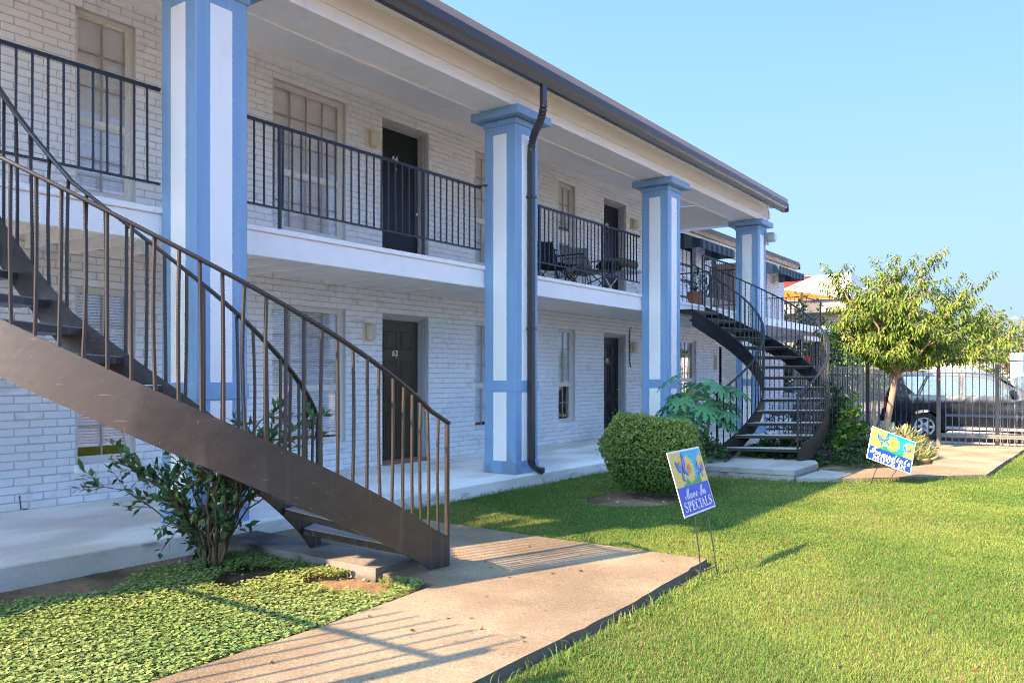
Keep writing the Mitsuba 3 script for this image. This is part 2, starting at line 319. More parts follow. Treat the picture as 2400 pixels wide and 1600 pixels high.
# hidden behind the balcony front and its soffit, or behind the near stair plate
inside &= ~((py > 515 - 0 + .16 * (px - 0) - 92) & (py < 640 + .05 * px)) & ~((py > .48 * px + 740) & (py < .46 * px + 885))
rank = np.where(inside, pd_, 99); pick = np.argsort(rank)[:300]
for i in pick:
    put(WALL + '__brick', (bs[i], BRF), 'mat_brick')
rest = np.setdiff1d(np.arange(len(cells)), pick)
put(WALL + '__brickwork', (bs[rest].reshape(-1, 3), (BRF[None] + (np.arange(len(rest)) * 8)[:, None, None]).reshape(-1, 3)), 'mat_brick', kind='stuff')

# windows
def window(a, b, z0, z1, cols, blind_to, sill, sheet=False, parent=B1, y=W, tilt=.5):
    w = put(parent + '__window', MB().box(a, a + .035, y + .06, y + .125, z0, z1).box(b - .035, b, y + .06, y + .125, z0, z1).box(a + .035, b - .035, y + .06, y + .125, z1 - .04, z1).box(a + .035, b - .035, y + .058, y + .125, z0, z0 + .045), 'mat_window_frame')
    ya, h = y + .10, (z1 - z0 - .085); zm = z0 + .045 + h * 2 / 5
    m = MB().box(a + .035, b - .035, ya - .018, ya + .02, zm - .02, zm + .02, .004)
    for s0, s1, yy, rows in ((z0 + .045, zm - .02, ya + .008, 2), (zm + .02, z1 - .04, ya, 3)):
        m.box(a + .035, a + .06, yy - .014, yy + .014, s0, s1).box(b - .06, b - .035, yy - .014, yy + .014, s0, s1)
        m.box(a + .06, b - .06, yy - .014, yy + .014, s0, s0 + .022).box(a + .06, b - .06, yy - .014, yy + .014, s1 - .02, s1)
        put(w + '__pane', MB().add(np.array([[a + .05, yy + .002, s0 + .01], [b - .05, yy + .002, s0 + .01], [b - .05, yy + .002, s1 - .01], [a + .05, yy + .002, s1 - .01]]), np.array([[0, 1, 2, 3]])), 'mat_pane')
        for c in range(1, cols):
            x = a + .06 + (b - a - .12) * c / cols
            put(w + '__glazing_bar', MB().box(x - .008, x + .008, yy - .010, yy + .009, s0 + .022, s1 - .02), 'mat_glazing_bar')
        for r in range(1, rows):
            z = s0 + (s1 - s0) * r / rows
            put(w + '__glazing_bar', MB().box(a + .06, b - .06, yy - .0095, yy + .0085, z - .008, z + .008), 'mat_glazing_bar')
    put(w + '__sash', m, 'mat_window_frame')
    s = MB(); zt = z1 - .05
    if sheet:
        xs = np.linspace(a + .04, b - .04, 60); yy = y + .14 + .012 * np.sin(xs * 55) + .006 * np.sin(xs * 131)
        v = np.concatenate([np.c_[xs, yy, np.full(60, blind_to)], np.c_[xs, yy, np.full(60, zt)]]); i = np.arange(59)
        put(w + '__curtain', (v, np.stack([i, i + 1, i + 61, i + 60], 1)), 'mat_sheet')
    else:
        z = zt
        while z > blind_to:
            t = tilt + rng.normal() * .05; cy_, cz = .0150 * math.cos(t), .0150 * math.sin(t)
            dz = .004 * rng.normal() * (rng.random() < .1)
            s.add(np.array([[a + .04, y + .138 - cy_, z - cz], [b - .04, y + .138 - cy_, z - cz + dz], [b - .04, y + .138 + cy_, z + cz + dz], [a + .04, y + .138 + cy_, z + cz]]), np.array([[0, 1, 2, 3]])); z -= .030
        s.box(a + .04, b - .04, y + .126, y + .152, blind_to - .02, blind_to - .004)
        put(w + '__blind', s, 'mat_blind', kind='stuff')
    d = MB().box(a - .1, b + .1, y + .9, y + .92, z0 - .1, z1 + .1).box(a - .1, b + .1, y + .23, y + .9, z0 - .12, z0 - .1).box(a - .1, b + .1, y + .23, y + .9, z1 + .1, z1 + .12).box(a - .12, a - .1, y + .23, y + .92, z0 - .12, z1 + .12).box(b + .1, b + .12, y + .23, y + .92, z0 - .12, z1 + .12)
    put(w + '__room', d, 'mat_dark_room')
    if sill:
        n = max(2, int(round((b - a + .04) / .2))); L = (b - a + .05) / n
        for i in range(n): put(w + '__sill', MB().box(a - .02 + i * L + .003, a - .02 + (i + 1) * L - .003, y - .055, y + .06, z0 - .085, z0 - .003, .008), 'mat_brick')
    return w
for (a, b), cols, lo, up, sh in zip(LWN, (2, 4, 2, 2), (.56, .50, .52, 1.15), (3.16, 3.12, 3.12, 4.1), (0, 0, 0, 1)):
    window(a, b, ROWZ(5), ROWZ(28), cols, lo, True, sheet=False, tilt=.98)
    window(a, b, ROWZ(40), ROWZ(64), cols, up, True, sheet=bool(sh), tilt=-.90)
# the red cloth that shows below two blinds
for a, b in (LWN[1], LWN[2]): put(B1 + '__window_shelf', MB().box(a + .06, b - .06, W + .24, W + .3, .42, .50), M('red_cloth', pr((.35, .03, .03), .8)))

# doors
def door(a, b, z0, z1, mat, num, panels, y=W):
    f = .07
    d = put(B1 + '__door', MB().box(a + f, b - f, y + .155, y + .195, z0 + .02, z1 - f, .003), mat)
    x0, x1 = a + f, b - f; w = x1 - x0; h = z1 - f - z0 - .02
    if panels:
        for (p0, p1) in ((.10, .36), (.43, .72), (.80, .93)):
            for q in (0, 1):
                xa, xb = x0 + w * (.13 + q * .41), x0 + w * (.46 + q * .41); za, zb = z0 + h * p0, z0 + h * p1
                m = MB()
                for u in (0, 1):
                    m.box(xa, xb, y + .143, y + .1545, (za, zb - .022)[u], (za + .022, zb)[u], .006).box((xa, xb - .022)[u], (xa + .022, xb)[u], y + .1432, y + .1545, za + .022, zb - .022, .006)
                m.box(xa + .05, xb - .05, y + .146, y + .1545, za + .05, zb - .05, .006)
                put(d + '__panel', m, mat)
    m = MB()
    for k, (o, dep) in enumerate(((0, .035), (.03, .075), (.055, .13))):
        t = (.03, .025, .02)[k]; ya = y + dep
        m.box(a + o, a + o + t, ya, y + .20, z0, z1 - o).box(b - o - t, b - o, ya, y + .20, z0, z1 - o).box(a + o + t, b - o - t, ya, y + .20, z1 - o - t, z1 - o)
    put(d + '__frame', m, 'mat_door_frame')
    put(d + '__threshold', MB().box(a + .02, b - .02, y - .05, y + .15, z0 + .002, z0 + .05, .006), M('threshold', pr((.25, .13, .09), .7)))
    put(d + '__handle', MB().tube([(x1 - .07, y + .155, z0 + .98), (x1 - .07, y + .12, z0 + .98)], .012).tube([(x1 - .07, y + .12, z0 + .98), (x1 - .07, y + .105, z0 + .98), (x1 - .07, y + .09, z0 + .98)], [.02, .03, .012], 10), 'mat_brass')
    t = meshkit.text_mesh(num, .075, .004, bold=True); v = t.vertices; v[:, 0] -= v[:, 0].mean()
    put(d + '__number', (np.c_[x0 + w * .40 + v[:, 0], y + .150 - v[:, 2] + .003, z0 + h * (.755 if panels else .80) + v[:, 1]], t.faces), 'mat_number_white')
    put(d + '__knocker', MB().tube([(x0 + w * .42, y + .154, z0 + h * .745 + .03 * (not panels)), (x0 + w * .42, y + .14, z0 + h * .745 - .02)], .012), 'mat_brass')
    return d
door(*DRS[0], 0, ROWZ(28), 'mat_door_brown', '63', True)
door(*DRS[0], Z2, ROWZ(64), 'mat_door_black', '64', False)
door(*DRS[1], 0, ROWZ(28), 'mat_door_black', '65', True)
door(*DRS[1], Z2, ROWZ(64), 'mat_door_blue', '66', False)
# wall lamps
for x, z in ((7.93, 1.86), (8.0, 4.53), (15.78, 1.87), (15.78, 4.53)):
    l = put(B1 + '__wall_lamp', MB().box(x - .095, x + .095, W - .03, W + .004, z - .13, z + .13, .006), 'mat_lamp_beige')
    put(l + '__shade', MB().box(x - .075, x + .075, W - .13, W - .031, z - .105, z + .105, .03), 'mat_lamp_beige')
put(B1 + '__cable', MB().tube([(15.72, W - .01, 2.3), (15.66, W - .02, 2.28), (15.63, W - .02, 2.2), (15.63, W - .02, 1.55), (15.68, W - .02, 1.45)], .012, 6), 'mat_black_steel')
put(B1 + '__drain_pipe', MB().tube([(3.47, W - .005, .14), (3.47, W - .03, .02), (3.52, W - .06, .012)], .006, 6), 'mat_black_steel')

# columns
def column(x):
    c = put(B1 + '__column', MB().box(x, x + CS, CY, CY + CS, 0, 4.54, .006), 'mat_blue')
    put(c + '__base', MB().box(x - .012, x + CS + .012, CY - .012, CY + CS + .012, .002, .155, .006), 'mat_blue')
    put(c + '__band', MB().box(x - .011, x + CS + .011, CY - .011, CY + CS + .011, 1.055, 1.19, .005), 'mat_blue')
    put(c + '__capital', MB().box(x - .13, x + CS + .13, CY - .13, CY + CS + .13, 4.55, 4.66, .008).box(x - .02, x + CS + .02, CY - .02, CY + CS + .02, 4.47, 4.544, .006), 'mat_blue')
    e = .005
    for a, b in ((.165, 1.047), (1.198, 4.36)):
        p, q = x + .135, x + .345
        put(c + '__panel', MB().box(p, q, CY - e, CY + .01, a, b, .002), 'mat_white')
        put(c + '__panel', MB().box(p, q, CY + CS - .01, CY + CS + e, a, b, .002), 'mat_white')
        put(c + '__panel', MB().box(x - e, x + .01, CY + .145, CY + .355, a, b, .002), 'mat_white')
        put(c + '__panel', MB().box(x + CS - .01, x + CS + e, CY + .145, CY + .355, a, b, .002), 'mat_white')
    return c
cols = [column(x) for x in COLX]
fl = put(B1 + '__flood_lamp', MB().box(17.94, 18.12, CY - .03, CY - .003, 4.18, 4.46, .008).box(17.93, 18.13, CY - .2, CY - .031, 4.24, 4.44, .03), M('lamp_grey', pr((.42, .42, .38), .4)))
put(fl + '__lens', MB().box(17.95, 18.11, CY - .212, CY - .201, 4.26, 4.42, .004), M('lens', pr((.6, .62, .6), .1, .6)))
put(B1 + '__junction_box', MB().box(17.98, 18.06, CY - .085, CY - .053, 4.74, 4.90, .01).tube([(17.95, CY - .08, 4.93), (17.9, CY - .09, 4.85), (17.88, CY - .08, 4.66)], .012, 6), 'mat_cream')

# balcony
BX0, BX1 = -3.2, 18.2
def joint_noise(): return rng.normal() * .003
for i in range(5):
    xa, xb = (BX0, COLX[1] + .25, COLX[2] + .25, COLX[3] + .25, COLX[4] + .25)[i], (COLX[1] + .247, COLX[2] + .247, COLX[3] + .247, COLX[4] + .247, BX1)[i]
    put(B1 + '__balcony_fascia', MB().box(xa, xb, FY + .012, FY + .05, 2.405, 2.635, .003), 'mat_white')
    put(B1 + '__balcony_trim', MB().box(xa, xb, FY - .012, FY + .05, 2.638, Z2, .005), 'mat_white')
put(B1 + '__balcony_floor', MB().box(BX0, BX1, FY + .052, W, 2.632, Z2 - .004), 'mat_concrete')
put(B1 + '__balcony_soffit', MB().box(BX0, BX1, FY + .052, W - .002, 2.612, 2.630), 'mat_soffit_board')
for i in range(40):
    x = 2.3 + i * .405
    if x < BX1 - .05: put(B1 + '__joist', MB().box(x, x + .045, FY + .055, W - .003, 2.45, 2.613, .003), 'mat_white')
# railings
def railing(parent, p, q, zt, zb, sp, floor, posts, mat, jit=.0):
    p, q = np.array(p, float), np.array(q, float); d = q - p; L = np.linalg.norm(d); d /= L
    at = lambda s, z: (*(p + d * s), z)
    r = put(parent + '__railing', MB().bar(at(0, zt), at(L, zt), .042, .018, b=.004).bar(at(0, zt - .014), at(L, zt - .014), .026, .012), mat)
    put(r + '__bottom_rail', MB().bar(at(0, zb), at(L, zb), .028, .018, b=.003), mat)
    n = int(round(L / sp)); base = mikit.ply(trimesh.Trimesh(*MB().bar((0, 0, zb + .008), (0, 0, zt - .019), .0145, .0145, up=(d[1], -d[0], 0)).get(), process=False), mat)
    for i in range(1, n):
        x, y = (p + d * L * i / n); l = rng.normal() * jit
        put(r + '__baluster', base, mat, to_world=T().translate([x, y, (zb + zt) / 2]).rotate([d[0], d[1], 0] if False else [-d[1], d[0], 0], l).translate([0, 0, -(zb + zt) / 2]))
    for s in posts: put(r + '__post', MB().bar(at(s, floor), at(s, zt - .019), .028, .028, up=(d[1], -d[0], 0)), mat)
    return r
RY = FY + .02
railing(B1, (.12, RY), (COLX[1] - .004, RY), 3.705, 2.895, .113, Z2, (.02, 2.2), 'mat_black_steel', .25)
r2 = railing(B1, (COLX[1] + CS + .004, RY), (COLX[2] - .06, RY), 3.705, 2.895, .113, Z2, (.75, 2.85), 'mat_black_steel', .35)
put(r2 + '__bracket', MB().bar((COLX[2] - .14, RY, 3.71), (COLX[2] - .01, CY + .46, 3.735), .05, .02), 'mat_black_steel')
railing(B1, (COLX[2] + CS + .06, RY), (COLX[3] - .05, RY), 3.705, 2.895, .113, Z2, (.75, 2.6), 'mat_black_steel', .3)
r4 = railing(B1, (15.68, RY), (COLX[4] - .02, RY), 3.705, 2.895, .113, Z2, (.0, 1.95), 'mat_black_steel', .2)
railing(B1, (18.14, FY + .08), (18.14, W - .01), 3.705, 2.895, .113, Z2, (.0,), 'mat_black_steel', .2)

# eaves: beam, ceiling, fascia boards, gutter, roof
EX0, EX1 = -.85, 18.1
bm = put(B1 + '__roof_beam', MB().box(EX0 + .1, EX1 - .08, CY - .004, CY + .5, 4.664, 5.19), 'mat_white')
put(B1 + '__fascia_board', MB().box(EX0 + .1, EX1 - .08, CY - .030, CY - .006, 4.662, 4.797, .003), 'mat_white')
put(B1 + '__fascia_board', MB().box(EX0 + .1, EX1 - .078, CY - .052, CY - .006, 4.803, 4.99, .003), 'mat_cream')
put(B1 + '__beam_trim', MB().box(EX0 + .1, EX1 - .6, CY + .47, CY + .515, 4.652, 4.70, .004), 'mat_cream')
put(B1 + '__end_beam', MB().box(EX1 - .4, EX1 - .082, CY + .502, W + .2, 4.67, 5.19, .004), 'mat_white')
put(B1 + '__end_beam', MB().box(EX0 + .1, EX0 + .4, CY + .502, W + .2, 4.67, 5.185, .004), 'mat_white')  # unseen left beam, added to keep sun off the nearest column
for i in range(9):
    xa = -.5 + i * 2.4; xb = min(xa + 2.392, EX1 - .41)
    if xa < xb: put(B1 + '__ceiling_panel', MB().box(xa, xb, CY + .502, W + .2, 5.19 + .004 * (i % 2), 5.21), 'mat_ceiling')
put(B1 + '__ceiling_trim', MB().box(EX0 + .1, EX1 - .41, W - .035, W - .001, 5.105, 5.188, .008), 'mat_cream')
put(B1 + '__eave_soffit', MB().box(EX0 + .05, EX1 - .02, 5.66, CY - .004, 4.985, 5.0), 'mat_cream')
def gutter(parent, x0, x1, yb, zt):
    prof = [(0, 0), (0, -.165), (-.012, -.185), (-.085, -.185), (-.105, -.125), (-.125, -.09), (-.14, -.02), (-.14, 0), (-.128, 0), (-.122, -.02), (-.07, -.17), (-.01, -.17), (-.008, 0)]
    v, f = prism(prof, 0, x1 - x0)
    g = put(parent + '__gutter', (np.c_[x0 + v[:, 2], yb + v[:, 0], zt + v[:, 1]], f), 'mat_gutter')
    put(g + '__end_cap', MB().box(x1 - .004, x1 + .002, yb - .138, yb, zt - .18, zt - .004), 'mat_gutter')
    return g
gutter(B1, EX0, EX1 - .02, 5.655, 5.045)
def roof_slab(parent, x0, x1, y0, y1, z0, slope, mat='mat_shingle'):
    pr_ = [(y0, z0), (y1, z0 + slope * (y1 - y0)), (2 * y1 - y0, z0), (2 * y1 - y0, z0 - .05), (y1, z0 - .05 + slope * (y1 - y0) - .04), (y0, z0 - .05)]
    v, f = prism(pr_, 0, x1 - x0); v = np.c_[x0 + v[:, 2], v[:, 0], v[:, 1]]
    return put(parent + '__roof', (v, f[:, ::-1]), mat)
rf = roof_slab(B1, EX0, EX1 + .06, 5.575, 12.2, 5.155, .33)
put(rf + '__drip_edge', MB().box(EX0, EX1 + .062, 5.56, 5.574, 5.052, 5.162, .003), M('drip', pr((.36, .25, .18), .5)))
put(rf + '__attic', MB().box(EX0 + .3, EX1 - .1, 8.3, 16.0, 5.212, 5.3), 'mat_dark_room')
# downspout in front of the second column
ds = put(B1 + '__downspout', MB().bar((8.42, 5.585, 4.87), (8.42, 5.585, 4.60), .065, .085, up=(1, 0, 0), b=.012).bar((8.68, CY - .055, 4.16), (8.68, CY - .055, .16), .075, .095, up=(0, 1, 0), b=.014), 'mat_gutter')
def elbow(pts, w): 
    m = MB(); p = np.array(pts, float)
    for i in range(len(p) - 1):
        m.bar(p[i] - (p[i + 1] - p[i]) * .12, p[i + 1], w * (1 + .05 * (i % 2)), w * (1.15 + .05 * (i % 2)), up=(.3, .9, .2), b=.014)
    return m
def bez(a, b, c, d, n):
    t = np.linspace(0, 1, n)[:, None]; a, b, c, d = map(np.array, (a, b, c, d))
    return (1 - t) ** 3 * a + 3 * t * (1 - t) ** 2 * b + 3 * t * t * (1 - t) * c + t ** 3 * d
put(ds + '__elbow', elbow(bez((8.42, 5.585, 4.62), (8.42, 5.585, 4.36), (8.68, CY - .055, 4.46), (8.68, CY - .055, 4.14), 16), .075), 'mat_gutter')
put(ds + '__elbow', elbow(bez((8.68, CY - .055, .20), (8.68, CY - .055, .07), (8.70, CY - .10, .05), (8.73, CY - .22, .035), 9), .075), 'mat_gutter')
for z in (1.85, 3.55): put(ds + '__strap', MB().box(8.63, 8.73, CY - .112, CY - .006, z, z + .03), 'mat_gutter')

# ------------------------------------------------------------------ curved stairs
def stair(name, label, cx, cy, ri, ro, sg, slope, z0, hb, hr, t0, t1, ground, zt0, rise, n, drop, inner=(0, 0, 0, 0), t0i=None, lift=0.0, mats=('mat_brown_steel', 'mat_rail_steel'), foot=.2, lean=.0, sp=.114, group=None):
    """a quarter-turn stair: at angle t the stringers pass through centre + R (sg sin t, -cos t) and their top edge is at z0 + slope t"""
    s = thing(name, label, 'staircase', group)
    dx, dy, dk, dz = inner; t0i = t0 if t0i is None else t0i
    def pt(t, outer, extra=0.0):
        R = (ro if outer else ri) + extra
        ox, oy, k, z = (0, 0, slope, z0) if outer else (dx, dy, slope + dk, z0 + dz)
        tl_ = t0 if outer else t0i; q = max(t, tl_); x, y = cx + ox + sg * R * math.sin(q), cy + oy - R * math.cos(q)
        if t < tl_: x -= sg * (tl_ - t) * R
        return np.array([x, y, z + k * t + lift * max(t - .93, 0)])
    rails = {}
    for outer in (True, False):
        R = ro if outer else ri
        tb_ = t0 if outer else t0i; tl = tb_ - (foot if outer else foot * .25) / R
        ts = np.concatenate([[tl], np.linspace(tb_, t1, 46)])
        # plate: side quads with thickness
        th = .016; prof = []
        for t in ts:
            p, q = pt(t, outer, -th / 2), pt(t, outer, th / 2); zt = p[2]; zb = max(zt - hb, ground)
            prof.append([(p[0], p[1], zb), (q[0], q[1], zb), (q[0], q[1], zt), (p[0], p[1], zt)])
        v = np.array(prof).reshape(-1, 3); k = len(ts); f = []
        for i in range(k - 1):
            for a in range(4):
                b = (a + 1) % 4; f += [[i * 4 + a, i * 4 + b, i * 4 + 4 + b], [i * 4 + a, i * 4 + 4 + b, i * 4 + 4 + a]]
        f += [[0, 2, 1], [0, 3, 2], [k * 4 - 4, k * 4 - 3, k * 4 - 2], [k * 4 - 4, k * 4 - 2, k * 4 - 1]]
        put(s + '__stringer', (v, np.array(f)), mats[0], smooth=40)
        # handrail
        zs_ = .5 * (np.sin(ts * 9) * .004)
        rp = np.array([pt(t, outer) + [0, 0, hr] for t in ts]); rp[:, 2] += zs_
        hb_ = MB(); 
        d = np.gradient(rp, axis=0); d = unit(d); side = unit(np.cross(d, [0, 0, 1])); up = np.cross(side, d)
        w, h = .021, .011
        ring = np.stack([rp + side * w * a + up * h * b for a, b in ((-1, -.5), (-.7, -1), (.7, -1), (1, -.5), (1, .5), (.7, 1), (-.7, 1), (-1, .5))], 1)
        i, j = np.meshgrid(np.arange(len(rp) - 1), np.arange(8), indexing='ij'); i, j = i.ravel(), j.ravel(); j2 = (j + 1) % 8
        hb_.add(ring.reshape(-1, 3), np.stack([i * 8 + j, i * 8 + j2, i * 8 + 8 + j2, i * 8 + 8 + j], 1))
        for e in (0, len(rp) - 1): hb_.add(ring[e], np.array([[0, a, a + 1] for a in range(1, 7)]))
        put(s + '__handrail', hb_, mats[1], smooth=50)
        # newel post and balusters
        p = pt(tl, outer); put(s + '__newel_post', MB().bar((p[0] + sg * .018, p[1], p[2] - (0 if outer else .0)), (p[0] + sg * .018, p[1], p[2] + hr - .004), .03, .03, up=(0, 1, 0), b=.004), mats[1])
        L = R * (t1 - tl); nb = int(L / (sp if outer else sp * 1.04)); 
        for i in range(1, nb + 1):
            t = tl + (t1 - tl) * i / nb; a = pt(t, outer); b_ = a + [rng.normal() * lean, rng.normal() * lean, hr - .009]
            bow = rng.normal(0, lean * .8, 2); m_ = (a + b_) / 2 + [*bow, 0]
            put(s + '__baluster', MB().tube([a - [0, 0, .006], a * .75 + b_ * .25 + [*(bow * .7), 0], m_, a * .25 + b_ * .75 + [*(bow * .7), 0], b_], .0108, 4), mats[1])
    # treads
    for k in range(n):
        z = zt0 + (k + 1) * rise
        ta = max((z + drop - z0) / slope, t0 - .12); tb = ta + rise / slope + .03
        ia = max((z + drop - z0 - dz) / (slope + dk), t0i - .1); ib = ia + rise / (slope + dk) + .03
        poly = [pt(t, True, -.012)[:2] for t in np.linspace(ta, tb, 4)] + [pt(t, False, .012)[:2] for t in np.linspace(ib, ia, 4)]
        c = np.mean(poly, axis=0)
        tr = put(s + '__tread', MB().prism(poly, z - .05, z - .006), mats[0])
        ins = [c + (np.array(q) - c) * .982 for q in poly]
        put(tr + '__tread_fill', MB().prism(ins, z - .0059, z), 'mat_tread_fill')
    return s
S1 = stair('curved_staircase', 'near dark brown metal staircase with curved railings rising to the left', 3.606, 5.963, 1.248, 2.277, -1, 1.132, .537, .295, .817, -.30, 1.62, -.108, -.055, .179, 15, .035,
           inner=(-.066, .017, -.153, .201), t0i=-.60, lift=.45, lean=.006, sp=.112, group=None)
S2 = stair('curved_staircase', 'far black metal spiral staircase beside the fourth column with light concrete treads', 13.109, 5.993, 1.50, 2.525, 1, 1.207, .5526, .31, .84, -.335, 1.75, -.004, -.0114, .1803, 14, .0,
           inner=(-.2627, -.0987, -.2303, .2508), t0i=-.672, mats=('mat_green_steel', 'mat_black_steel'), lean=.004, sp=.118, foot=.04)

